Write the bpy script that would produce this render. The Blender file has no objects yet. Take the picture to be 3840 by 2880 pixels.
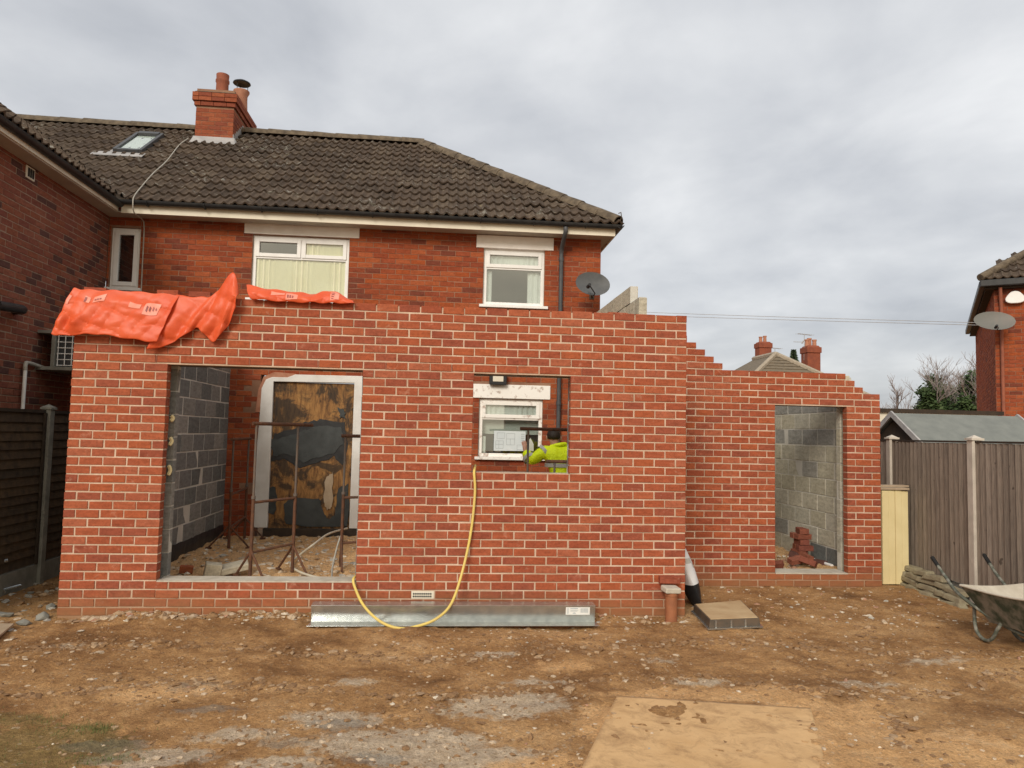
import bpy, bmesh, math, random
import numpy as np
from mathutils import Vector, Matrix, Euler
random.seed(7); rng = np.random.default_rng(7)
R = math.radians
scene = bpy.context.scene
col = scene.collection

# ------------------------------------------------------------------ camera
CAM = (3.6316, -7.5903, 1.5167); YAW, PITCH, ROLL = 0.0923, 0.0666, 0.0225; FPX = 2770.0
fw = Vector((math.sin(YAW)*math.cos(PITCH), math.cos(YAW)*math.cos(PITCH), math.sin(PITCH)))
r0 = Vector((math.cos(YAW), -math.sin(YAW), 0)); u0 = r0.cross(fw)
rt = r0*math.cos(ROLL)+u0*math.sin(ROLL); up = -r0*math.sin(ROLL)+u0*math.cos(ROLL)
cd = bpy.data.cameras.new('camera'); cam = bpy.data.objects.new('camera', cd); col.objects.link(cam)
cd.sensor_width = 36; cd.lens = FPX/3840*36; cd.clip_start = 0.05; cd.clip_end = 2000
M = Matrix((rt, up, -fw)).transposed().to_4x4(); M.translation = Vector(CAM); cam.matrix_world = M
scene.camera = cam
CV = Vector(CAM)
def ray(px, py): return rt*((px-1920)/FPX)+up*(-(py-1440)/FPX)+fw      # direction measured from the photograph, used to find where things stand
def onx(px, py, x): d = ray(px, py); return CV+d*((x-CV.x)/d.x)
def ony(px, py, y): d = ray(px, py); return CV+d*((y-CV.y)/d.y)
def onz(px, py, z=-.34): d = ray(px, py); return CV+d*((z-CV.z)/d.z)
def inview(p):
    d = Vector(p)-CV; z = d.dot(fw)
    if z < .3: return False
    return abs(d.dot(rt)/z*FPX) < 1960 and abs(d.dot(up)/z*FPX) < 1480

# ------------------------------------------------------------------ world, sun, exposure
SUN_EL, SUN_AZ = 30, 203      # degrees; azimuth clockwise from +Y: behind the camera, a little to its left
w = bpy.data.worlds.new('World'); scene.world = w; w.use_nodes = True
nt = w.node_tree; nt.nodes.clear()
def N(t, typ, **kw):
    n = t.nodes.new(typ)
    for k, v in kw.items():
        if k.startswith('i_'):
            key = k[2:]; key = int(key) if key.isdigit() else key.replace('_', ' ')
            n.inputs[key].default_value = v
        else: setattr(n, k, v)
    return n
def ramp(t, stops, fac=None, interp='LINEAR'):
    n = t.nodes.new('ShaderNodeValToRGB'); cr = n.color_ramp; cr.interpolation = interp
    while len(cr.elements) < len(stops): cr.elements.new(.5)
    for e, (p, c) in zip(cr.elements, stops):
        e.position = p; e.color = (*c, 1) if len(c) == 3 else c
    if fac is not None: t.links.new(fac, n.inputs[0])
    return n
def mathn(t, op, a, b=None, c=None, clamp=False):
    n = t.nodes.new('ShaderNodeMath'); n.operation = op; n.use_clamp = clamp
    for i, x in enumerate((a, b, c)):
        if x is None: continue
        if isinstance(x, (int, float)): n.inputs[i].default_value = x
        else: t.links.new(x, n.inputs[i])
    return n.outputs[0]
def mixc(t, fac, a, b, blend='MIX'):
    n = t.nodes.new('ShaderNodeMix'); n.data_type = 'RGBA'; n.blend_type = blend
    for s, x in ((n.inputs[0], fac), (n.inputs[6], a), (n.inputs[7], b)):
        if isinstance(x, (int, float)): s.default_value = x
        elif isinstance(x, tuple): s.default_value = (*x, 1) if len(x) == 3 else x
        else: t.links.new(x, s)
    return n.outputs[2]
tc = N(nt, 'ShaderNodeTexCoord'); sep = N(nt, 'ShaderNodeSeparateXYZ'); nt.links.new(tc.outputs['Generated'], sep.inputs[0])
den = mathn(nt, 'MAXIMUM', mathn(nt, 'ADD', sep.outputs[2], .22), .08)
cx = mathn(nt, 'DIVIDE', sep.outputs[0], den); cy = mathn(nt, 'DIVIDE', sep.outputs[1], den)
comb = N(nt, 'ShaderNodeCombineXYZ'); nt.links.new(cx, comb.inputs[0]); nt.links.new(cy, comb.inputs[1])
mp = N(nt, 'ShaderNodeMapping'); mp.inputs['Rotation'].default_value = (0, 0, R(28)); mp.inputs['Scale'].default_value = (1.05, .95, 1)
mp.inputs['Location'].default_value = (3.1, 1.7, 0)
nt.links.new(comb.outputs[0], mp.inputs[0])
n1 = N(nt, 'ShaderNodeTexNoise', i_Scale=2.0, i_Detail=7.0, i_Roughness=.52, i_Distortion=.2); nt.links.new(mp.outputs[0], n1.inputs[0])
n2 = N(nt, 'ShaderNodeTexNoise', i_Scale=.55, i_Detail=3.0); nt.links.new(mp.outputs[0], n2.inputs[0])
cl = mathn(nt, 'ADD', mathn(nt, 'MULTIPLY', n1.outputs[0], .52), mathn(nt, 'MULTIPLY', n2.outputs[0], .48))
cr = ramp(nt, [(.34, (3.7, 3.85, 4.15)), (.44, (4.75, 4.88, 5.12)), (.53, (5.75, 5.85, 6.0)), (.64, (7.1, 7.15, 7.2))], cl)
# a warm break in the cloud low behind the camera, as the upstairs windows reflect it
wf = ramp(nt, [(.35, (0, 0, 0)), (.95, (1, 1, 1))], mathn(nt, 'MULTIPLY', sep.outputs[1], -1))
warm = mixc(nt, mathn(nt, 'MULTIPLY', wf.outputs[0], .55), cr.outputs[0], mixc(nt, 1.0, cr.outputs[0], (2.3, 1.95, 1.2), 'MULTIPLY'))
hz = ramp(nt, [(.0, (.8, .8, .8)), (.18, (1, 1, 1)), (1, (1.18, 1.18, 1.18))], sep.outputs[2])
cloud = mixc(nt, 1.0, warm, hz.outputs[0], 'MULTIPLY')
sky = N(nt, 'ShaderNodeTexSky'); sky.sky_type = 'NISHITA'; sky.sun_disc = False
sky.sun_elevation = R(SUN_EL); sky.sun_rotation = R(SUN_AZ)
full = mixc(nt, .93, sky.outputs[0], cloud)
bg = N(nt, 'ShaderNodeBackground'); bg.inputs[1].default_value = .078; nt.links.new(full, bg.inputs[0])
wo = N(nt, 'ShaderNodeOutputWorld'); nt.links.new(bg.outputs[0], wo.inputs[0])
sl = bpy.data.lights.new('sun', 'SUN'); sl.energy = 1.5; sl.angle = R(22); sl.color = (1, .93, .82)
so = bpy.data.objects.new('sun', sl); col.objects.link(so)
sd = Vector((math.sin(R(SUN_AZ))*math.cos(R(SUN_EL)), math.cos(R(SUN_AZ))*math.cos(R(SUN_EL)), math.sin(R(SUN_EL))))
so.rotation_euler = sd.to_track_quat('Z', 'Y').to_euler(); so.location = sd*50
scene.view_settings.view_transform = 'Standard'; scene.view_settings.look = 'None'
scene.view_settings.exposure = .68; scene.view_settings.gamma = 1; scene.view_settings.use_curve_mapping = False
scene.render.engine = 'CYCLES'; scene.cycles.use_denoising = True; scene.cycles.max_bounces = 6

# ------------------------------------------------------------------ materials
def newmat(name):
    m = bpy.data.materials.new(name); m.use_nodes = True; t = m.node_tree; t.nodes.clear()
    o = N(t, 'ShaderNodeOutputMaterial'); b = N(t, 'ShaderNodeBsdfPrincipled'); t.links.new(b.outputs[0], o.inputs[0])
    return m, t, b
def pos(t):
    g = N(t, 'ShaderNodeNewGeometry'); return g.outputs['Position']
def noise(t, vec, scale, detail=4, rough=.55, dist=0):
    n = N(t, 'ShaderNodeTexNoise', i_Scale=scale, i_Detail=detail, i_Roughness=rough, i_Distortion=dist); t.links.new(vec, n.inputs[0]); return n.outputs[0]
def bump(t, b, h, strength=.3, dist=.01):
    n = N(t, 'ShaderNodeBump'); n.inputs['Strength'].default_value = strength; n.inputs['Distance'].default_value = dist
    t.links.new(h, n.inputs['Height']); t.links.new(n.outputs[0], b.inputs['Normal'])
def mat(name, c1, c2=None, scale=8, rough=.8, metal=0, bscale=60, bstr=.15, bdist=.004, detail=5, spec=.3, lo=.35, hi=.65):
    m, t, b = newmat(name); p = pos(t)
    c2 = c2 or tuple(x*.75 for x in c1)
    r = ramp(t, [(lo, c1), (hi, c2)], noise(t, p, scale, detail)); t.links.new(r.outputs[0], b.inputs['Base Color'])
    b.inputs['Roughness'].default_value = rough; b.inputs['Metallic'].default_value = metal; b.inputs['Specular IOR Level'].default_value = spec
    if bstr: bump(t, b, noise(t, p, bscale, 3), bstr, bdist)
    return m
def brickmat(name, tones, smear=(.62, .45, .36), smear_amt=.35, dirt=None, fine=.35):
    m, t, b = newmat(name); p = pos(t)
    oi = N(t, 'ShaderNodeObjectInfo'); at = N(t, 'ShaderNodeAttribute'); at.attribute_name = 'tint'
    rnd = mathn(t, 'FRACT', mathn(t, 'ADD', oi.outputs['Random'], at.outputs['Fac']))
    k = len(tones); tone = ramp(t, [(i/k, c) for i, c in enumerate(tones)], rnd, 'CONSTANT').outputs[0]
    v = ramp(t, [(.25, (.72, .72, .72)), (.5, (1, 1, 1)), (.8, (1.22, 1.2, 1.18))], noise(t, p, 38, 6, .65)).outputs[0]
    c = mixc(t, 1.0, tone, v, 'MULTIPLY')
    mpv = N(t, 'ShaderNodeMapping'); mpv.inputs['Scale'].default_value = (1, 1, 3.2); t.links.new(p, mpv.inputs[0])
    c = mixc(t, 1.0, c, ramp(t, [(.3, (.80, .78, .76)), (.5, (1, 1, 1)), (.7, (1.16, 1.15, 1.14))], noise(t, mpv.outputs[0], 9, 5, .6)).outputs[0], 'MULTIPLY')
    sp = ramp(t, [(.60, (0, 0, 0)), (.72, (1, 1, 1))], noise(t, p, 9, 6, .7, .6)).outputs[0]
    c = mixc(t, mathn(t, 'MULTIPLY', sp, smear_amt), c, smear)
    if dirt: c = dirtmix(t, p, c, dirt)
    t.links.new(c, b.inputs['Base Color']); b.inputs['Roughness'].default_value = .9; b.inputs['Specular IOR Level'].default_value = .2
    bump(t, b, noise(t, p, 130, 4, .7), fine, .004)
    return m
def dirtmix(t, p, c, spec):
    z0, z1, colr, amt = spec
    s = N(t, 'ShaderNodeSeparateXYZ'); t.links.new(p, s.inputs[0])
    zz = mathn(t, 'ADD', s.outputs[2], mathn(t, 'MULTIPLY', mathn(t, 'SUBTRACT', noise(t, p, 3.2, 5, .6), .5), .32))
    mr = N(t, 'ShaderNodeMapRange'); mr.inputs['From Min'].default_value = z1; mr.inputs['From Max'].default_value = z0
    t.links.new(zz, mr.inputs[0])
    return mixc(t, mathn(t, 'MULTIPLY', mr.outputs[0], amt), c, colr)
MUD = (.26, .135, .062)
DIRT = (-.37, -.04, MUD, .85)
M = {}
M['new_brick'] = brickmat('new_brick', [(.335, .090, .043), (.315, .082, .040), (.355, .100, .048), (.295, .074, .037), (.335, .086, .039), (.35, .106, .056), (.265, .070, .040), (.35, .092, .039), (.32, .090, .048), (.33, .087, .042), (.31, .079, .037), (.285, .078, .044)], smear=(.58, .33, .23), smear_amt=.40, dirt=DIRT)
M['mortar'] = None
def mortarmat(name, c1, c2, dirt=None, scale=2.2):
    m, t, b = newmat(name); p = pos(t)
    c = ramp(t, [(.38, c1), (.66, c2)], noise(t, p, scale, 7, .7)).outputs[0]
    c = mixc(t, .25, c, ramp(t, [(.3, (.5, .5, .5)), (.7, (1, 1, 1))], noise(t, p, 70, 3)).outputs[0], 'MULTIPLY')
    if dirt: c = dirtmix(t, p, c, dirt)
    t.links.new(c, b.inputs['Base Color']); b.inputs['Roughness'].default_value = .95; b.inputs['Specular IOR Level'].default_value = .1
    bump(t, b, noise(t, p, 160, 3), .3, .004)
    return m
M['mortar'] = mortarmat('mortar', (.48, .335, .24), (.70, .53, .41), DIRT)
M['old_mortar'] = mortarmat('old_mortar', (.24, .125, .08), (.36, .22, .15))
M['wing_mortar'] = mortarmat('wing_mortar', (.28, .195, .14), (.36, .26, .19))
M['old_brick'] = brickmat('old_brick', [(0.300, 0.071, 0.027), (0.270, 0.062, 0.026), (0.330, 0.084, 0.032), (0.250, 0.055, 0.024), (0.310, 0.070, 0.023), (0.235, 0.055, 0.026), (0.340, 0.088, 0.035), (0.280, 0.067, 0.030), (0.300, 0.076, 0.030), (0.270, 0.064, 0.027), (0.170, 0.046, 0.027)], smear=(.34, .15, .08), smear_amt=.3)
M['wing_brick'] = brickmat('wing_brick', [(.215, .072, .045), (.20, .064, .042), (.235, .08, .048), (.185, .06, .042), (.225, .074, .042), (.10, .046, .038), (.21, .07, .046), (.24, .085, .054), (.19, .062, .04)], smear=(.25, .11, .075), smear_amt=.2)
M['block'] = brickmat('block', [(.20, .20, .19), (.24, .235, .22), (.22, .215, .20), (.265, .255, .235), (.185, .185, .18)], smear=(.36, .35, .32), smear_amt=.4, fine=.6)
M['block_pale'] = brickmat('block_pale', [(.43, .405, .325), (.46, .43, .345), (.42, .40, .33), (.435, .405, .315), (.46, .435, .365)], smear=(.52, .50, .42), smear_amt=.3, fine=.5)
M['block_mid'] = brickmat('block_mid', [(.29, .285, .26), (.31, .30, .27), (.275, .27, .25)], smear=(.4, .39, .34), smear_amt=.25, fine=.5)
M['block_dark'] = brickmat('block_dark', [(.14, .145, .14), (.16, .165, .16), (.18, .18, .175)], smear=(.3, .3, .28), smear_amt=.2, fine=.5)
M['block_cream'] = brickmat('block_cream', [(.50, .45, .35), (.46, .42, .33), (.53, .48, .38)], smear=(.6, .55, .45), smear_amt=.3, fine=.5)
M['block_mortar'] = mortarmat('block_mortar', (.52, .50, .45), (.64, .61, .55))
M['tile'] = None
def tilemat():
    m, t, b = newmat('tile'); p = pos(t)
    oi = N(t, 'ShaderNodeObjectInfo'); at = N(t, 'ShaderNodeAttribute'); at.attribute_name = 'tint'
    rnd = mathn(t, 'FRACT', mathn(t, 'ADD', oi.outputs['Random'], at.outputs['Fac']))
    tone = ramp(t, [(0, (0.074, 0.052, 0.039)), (.3, (0.094, 0.067, 0.050)), (.6, (0.064, 0.046, 0.035)), (.85, (0.108, 0.079, 0.058))], rnd).outputs[0]
    c = mixc(t, 1.0, tone, ramp(t, [(.3, (.65, .65, .65)), (.7, (1.35, 1.35, 1.3))], noise(t, p, 14, 6, .7)).outputs[0], 'MULTIPLY')
    li = ramp(t, [(.60, (0, 0, 0)), (.67, (1, 1, 1))], mathn(t, 'ADD', noise(t, p, 9, 6, .75, .4), mathn(t, 'MULTIPLY', mathn(t, 'SUBTRACT', noise(t, p, 1.1, 3), .5), .35))).outputs[0]
    c = mixc(t, mathn(t, 'MULTIPLY', li, .5), c, ramp(t, [(.3, (.36, .35, .28)), (.55, (.52, .51, .46)), (.75, (.34, .25, .10))], noise(t, p, 2.5, 2)).outputs[0])
    t.links.new(c, b.inputs['Base Color']); b.inputs['Roughness'].default_value = .92; b.inputs['Specular IOR Level'].default_value = .2
    bump(t, b, noise(t, p, 60, 4, .7), .5, .006); return m
M['tile'] = tilemat()
M['ridge'] = mat('ridge', (.085, .065, .047), (.17, .132, .092), scale=9, rough=.95, bstr=.6, bdist=.01, detail=7)
M['upvc'] = mat('upvc', (.84, .83, .82), (.78, .76, .75), scale=5, rough=.4, bstr=0, spec=.4)
M['white_paint'] = mat('white_paint', (.90, .86, .83), (.84, .79, .75), scale=6, rough=.7, bstr=.2)
M['peeling'] = mat('peeling', (.90, .87, .83), (.48, .38, .33), scale=11, rough=.8, detail=8, lo=.55, hi=.68, bstr=.4)
M['render_white'] = mat('render_white', (.74, .72, .70), (.64, .61, .58), scale=4, rough=.85, bstr=.3)
M['black_plastic'] = mat('black_plastic', (.022, .022, .024), (.035, .035, .036), rough=.45, bstr=0)
M['dark_grey'] = mat('dark_grey', (.06, .062, .068), (.085, .085, .09), rough=.5, bstr=0)
M['cream'] = mat('cream', (.76, .70, .58), (.68, .62, .51), scale=3, rough=.6, bstr=0)
M['soffit'] = mat('soffit', (.50, .45, .38), (.42, .38, .33), scale=3, rough=.7, bstr=0)
M['lead'] = mat('lead', (.42, .40, .39), (.30, .29, .29), scale=6, rough=.6, bstr=.2)
M['terracotta'] = mat('terracotta', (.33, .11, .065), (.24, .085, .055), scale=8, rough=.85)
M['terracotta_pale'] = mat('terracotta_pale', (.46, .22, .14), (.36, .15, .09), scale=8, rough=.85)
M['chimney_brick'] = brickmat('chimney_brick', [(.27, .075, .036), (.24, .066, .034), (.30, .088, .042), (.22, .06, .034)], smear=(.28, .15, .10), smear_amt=.4)
M['steel_dark'] = mat('steel_dark', (.09, .075, .06), (.14, .10, .07), scale=10, rough=.6, metal=.3)
M['galv'] = mat('galv', (.46, .48, .48), (.58, .60, .59), scale=14, rough=.24, metal=.85, bstr=.08)
M['rust'] = mat('rust', (.15, .065, .035), (.085, .045, .03), scale=18, rough=.85, bstr=.4)
M['rust_grey'] = mat('rust_grey', (.16, .11, .08), (.11, .10, .095), scale=14, rough=.75, bstr=.3)
M['concrete'] = mat('concrete', (.56, .50, .43), (.46, .41, .35), scale=7, rough=.95, bstr=.4)
M['concrete_dark'] = mat('concrete_dark', (.26, .25, .22), (.18, .175, .155), scale=7, rough=.95, bstr=.4)
M['cement'] = mat('cement', (.56, .51, .43), (.44, .39, .32), scale=9, rough=.95, bstr=.5)
M['hose_yellow'] = mat('hose_yellow', (.72, .55, .14), (.66, .50, .16), scale=10, rough=.45, bstr=0)
M['hose_pale'] = mat('hose_pale', (.62, .58, .47), (.52, .47, .38), scale=10, rough=.5, bstr=0)
M['cable'] = mat('cable', (.45, .43, .38), (.36, .33, .28), scale=12, rough=.6, bstr=0)
M['paper'] = mat('paper', (.66, .71, .73), (.60, .66, .69), scale=6, rough=.8, bstr=0)
M['sticker'] = mat('sticker', (.78, .77, .74), (.72, .71, .68), scale=6, rough=.6, bstr=0)
M['ink'] = mat('ink', (.16, .17, .18), (.22, .23, .24), scale=30, rough=.8, bstr=0)
M['plan_ink'] = mat('plan_ink', (.36, .40, .42), (.46, .50, .52), scale=30, rough=.8, bstr=0)
M['tray'] = mat('tray', (.42, .28, .15), (.52, .38, .22), scale=5, rough=.9, bstr=.4)
M['insulation'] = mat('insulation', (.70, .58, .31), (.76, .64, .36), scale=4, rough=.7, bstr=.1)
M['timber'] = mat('timber', (.44, .34, .24), (.36, .27, .18), scale=8, rough=.85)
M['timber_dark'] = mat('timber_dark', (.055, .038, .026), (.035, .026, .02), scale=8, rough=.85, bstr=.3)
M['felt'] = mat('felt', (.205, .215, .20), (.165, .175, .165), scale=5, rough=.95, bstr=.4)
M['barrow_green'] = mat('barrow_green', (.045, .055, .035), (.19, .165, .13), scale=7, rough=.75, detail=7, lo=.40, hi=.58, bstr=.3)
M['barrow_tube'] = mat('barrow_tube', (.10, .11, .085), (.26, .25, .21), scale=16, rough=.7, bstr=.3, lo=.45, hi=.65)
M['rubber'] = mat('rubber', (.02, .02, .02), rough=.85, bstr=0)
M['sack'] = mat('sack', (.74, .74, .76), (.66, .66, .69), scale=5, rough=.5, bstr=.2)
M['sack_black'] = mat('sack_black', (.02, .02, .022), rough=.5, bstr=0)
M['clay_pipe'] = mat('clay_pipe', (.34, .13, .06), (.26, .10, .05), scale=9, rough=.6, bstr=.1)
M['hivis'] = mat('hivis', (.84, 1.0, .015), (.76, .95, .01), scale=9, rough=.55, bscale=16, bstr=.8, bdist=.03)
M['tape'] = mat('tape', (.50, .49, .46), (.42, .41, .39), scale=20, rough=.4, bstr=0)
M['skin'] = mat('skin', (.50, .28, .20), (.44, .23, .16), scale=10, rough=.6, bstr=0)
M['hair'] = mat('hair', (.018, .012, .009), (.03, .02, .015), scale=30, rough=.6, bscale=120, bstr=.6)
M['trouser'] = mat('trouser', (.03, .035, .05), (.04, .045, .06), scale=8, rough=.9)
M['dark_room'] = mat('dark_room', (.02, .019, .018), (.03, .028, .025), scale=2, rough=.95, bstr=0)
M['room_wall'] = mat('room_wall', (.60, .62, .57), (.52, .54, .50), scale=2, rough=.95, bstr=0)
M['reflected_sky_blind'] = mat('reflected_sky_blind', (.90, .82, .56), (.86, .77, .50), scale=3, rough=.9, bstr=0)  # blind; the yellow sky reflection is put into its cream colour
M['curtain'] = mat('curtain', (.76, .77, .73), (.68, .69, .66), scale=3, rough=.9, bstr=0)
M['ply'] = None; M['tarp'] = None
def plymat():
    m, t, b = newmat('ply'); p = pos(t)
    mpn = N(t, 'ShaderNodeMapping'); mpn.inputs['Scale'].default_value = (6, 6, 1.2); t.links.new(p, mpn.inputs[0])
    g = noise(t, mpn.outputs[0], 3.2, 8, .7, .6)
    c = ramp(t, [(.3, (.40, .22, .075)), (.46, (.30, .15, .05)), (.58, (.17, .08, .03)), (.68, (.03, .02, .014))], g).outputs[0]
    s = ramp(t, [(.46, (0, 0, 0)), (.56, (1, 1, 1))], noise(t, p, 2.6, 7, .7, .9)).outputs[0]
    c = mixc(t, mathn(t, 'MULTIPLY', s, .85), c, (.03, .023, .018))
    t.links.new(c, b.inputs['Base Color']); b.inputs['Roughness'].default_value = .9
    bump(t, b, g, .5, .01); return m
M['ply'] = plymat()
M['slate_patch'] = mat('slate_patch', (.065, .07, .07), (.045, .048, .048), scale=6, rough=.8, bstr=.4)
def tarpmat():
    m, t, b = newmat('tarp'); p = pos(t)
    c = ramp(t, [(.35, (.86, .155, .055)), (.65, (.80, .12, .04))], noise(t, p, 5, 4)).outputs[0]
    t.links.new(c, b.inputs['Base Color']); b.inputs['Roughness'].default_value = .42; b.inputs['Specular IOR Level'].default_value = .4
    bump(t, b, noise(t, p, 22, 3, .5), .18, .01)
    tr = N(t, 'ShaderNodeBsdfTranslucent'); t.links.new(c, tr.inputs[0])
    mx = N(t, 'ShaderNodeMixShader'); mx.inputs[0].default_value = .28
    o = [n for n in t.nodes if n.type == 'OUTPUT_MATERIAL'][0]
    t.links.new(b.outputs[0], mx.inputs[1]); t.links.new(tr.outputs[0], mx.inputs[2]); t.links.new(mx.outputs[0], o.inputs[0])
    return m
M['tarp'] = tarpmat()
M['tarp_print'] = mat('tarp_print', (.84, .33, .25), (.80, .26, .18), scale=12, rough=.5, bstr=0)
M['tarp_ink'] = mat('tarp_ink', (.26, .08, .08), (.36, .10, .08), scale=12, rough=.5, bstr=0)
def glassmat(name, tint=(.9, .93, .92), rough=.02):
    m = bpy.data.materials.new(name); m.use_nodes = True; t = m.node_tree; t.nodes.clear()
    o = N(t, 'ShaderNodeOutputMaterial'); gl = N(t, 'ShaderNodeBsdfGlossy'); gl.inputs['Roughness'].default_value = rough
    gl.inputs['Color'].default_value = (.95, .95, .95, 1)
    trn = N(t, 'ShaderNodeBsdfTransparent'); trn.inputs[0].default_value = (*tint, 1)
    fr = N(t, 'ShaderNodeFresnel'); fr.inputs[0].default_value = 2.9
    mx = N(t, 'ShaderNodeMixShader'); gg = N(t, 'ShaderNodeNewGeometry')
    t.links.new(mathn(t, 'MULTIPLY', fr.outputs[0], mathn(t, 'SUBTRACT', 1.0, gg.outputs['Backfacing'])), mx.inputs[0]); t.links.new(trn.outputs[0], mx.inputs[1]); t.links.new(gl.outputs[0], mx.inputs[2])
    t.links.new(mx.outputs[0], o.inputs[0]); return m
M['glass'] = glassmat('glass')
M['dish'] = mat('dish', (.085, .088, .092), (.11, .112, .115), scale=8, rough=.5, bstr=0)
def dishmesh_mat():   # perforated sheet: part of what lies behind shows through
    m, t, b = newmat('dish_mesh'); b.inputs['Base Color'].default_value = (.20, .20, .185, 1); b.inputs['Roughness'].default_value = .6
    tr = N(t, 'ShaderNodeBsdfTransparent'); mx = N(t, 'ShaderNodeMixShader'); mx.inputs[0].default_value = .3
    o = [n for n in t.nodes if n.type == 'OUTPUT_MATERIAL'][0]
    t.links.new(b.outputs[0], mx.inputs[1]); t.links.new(tr.outputs[0], mx.inputs[2]); t.links.new(mx.outputs[0], o.inputs[0]); return m
M['dish_mesh'] = dishmesh_mat()
M['bark'] = mat('bark', (.16, .135, .12), (.10, .085, .075), scale=6, rough=.95, bstr=.3)
M['twig'] = mat('twig', (.30, .26, .25), (.24, .205, .20), scale=6, rough=.95, bstr=0)  # lightened: distance haze on the far trees is put into the colour
M['ivy'] = mat('ivy', (.032, .062, .018), (.062, .09, .028), scale=1.2, rough=.7, bstr=0)
M['conifer'] = mat('conifer', (.03, .05, .025), (.05, .07, .03), scale=2, rough=.8, bstr=0)
M['grass'] = mat('grass', (.09, .12, .03), (.14, .15, .05), scale=5, rough=.8, bstr=0)
M['far_brick'] = mat('far_brick', (.26, .075, .04), (.20, .06, .036), scale=3, rough=.9, bstr=.2)
M['far_tile'] = mat('far_tile', (.20, .16, .115), (.145, .12, .09), scale=5, rough=.95, bstr=.4)
M['far_hip'] = mat('far_hip', (.38, .32, .25), (.30, .25, .19), scale=5, rough=.95, bstr=.2)
M['board'] = None
def feathermat():
    m, t, b = newmat('feather_board'); p = pos(t)
    oi = N(t, 'ShaderNodeObjectInfo')
    tone = ramp(t, [(0, (.20, .16, .13)), (.35, (.245, .20, .162)), (.7, (.18, .145, .118)), (1, (.28, .23, .19))], oi.outputs['Random']).outputs[0]
    mpn = N(t, 'ShaderNodeMapping'); mpn.inputs['Scale'].default_value = (30, 30, 1.6); t.links.new(p, mpn.inputs[0])
    c = mixc(t, 1.0, tone, ramp(t, [(.3, (.6, .6, .6)), (.7, (1.4, 1.38, 1.35))], noise(t, mpn.outputs[0], 3, 6, .65)).outputs[0], 'MULTIPLY')
    k = ramp(t, [(.70, (1, 1, 1)), (.76, (.35, .32, .3))], noise(t, p, 8, 2)).outputs[0]
    c = mixc(t, 1.0, c, k, 'MULTIPLY')
    t.links.new(c, b.inputs['Base Color']); b.inputs['Roughness'].default_value = .9; bump(t, b, noise(t, mpn.outputs[0], 5, 4), .4, .004); return m
M['board'] = feathermat()
def oldboard():
    m, t, b = newmat('lap_board'); p = pos(t); oi = N(t, 'ShaderNodeObjectInfo')
    tone = ramp(t, [(0, (.055, .033, .019)), (.5, (.074, .045, .024)), (1, (.046, .030, .018))], oi.outputs['Random']).outputs[0]
    c = mixc(t, 1.0, tone, ramp(t, [(.3, (.6, .6, .6)), (.7, (1.4, 1.4, 1.3))], noise(t, p, 12, 6)).outputs[0], 'MULTIPLY')
    t.links.new(c, b.inputs['Base Color']); b.inputs['Roughness'].default_value = .9; return m
M['lap_board'] = oldboard()
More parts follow.
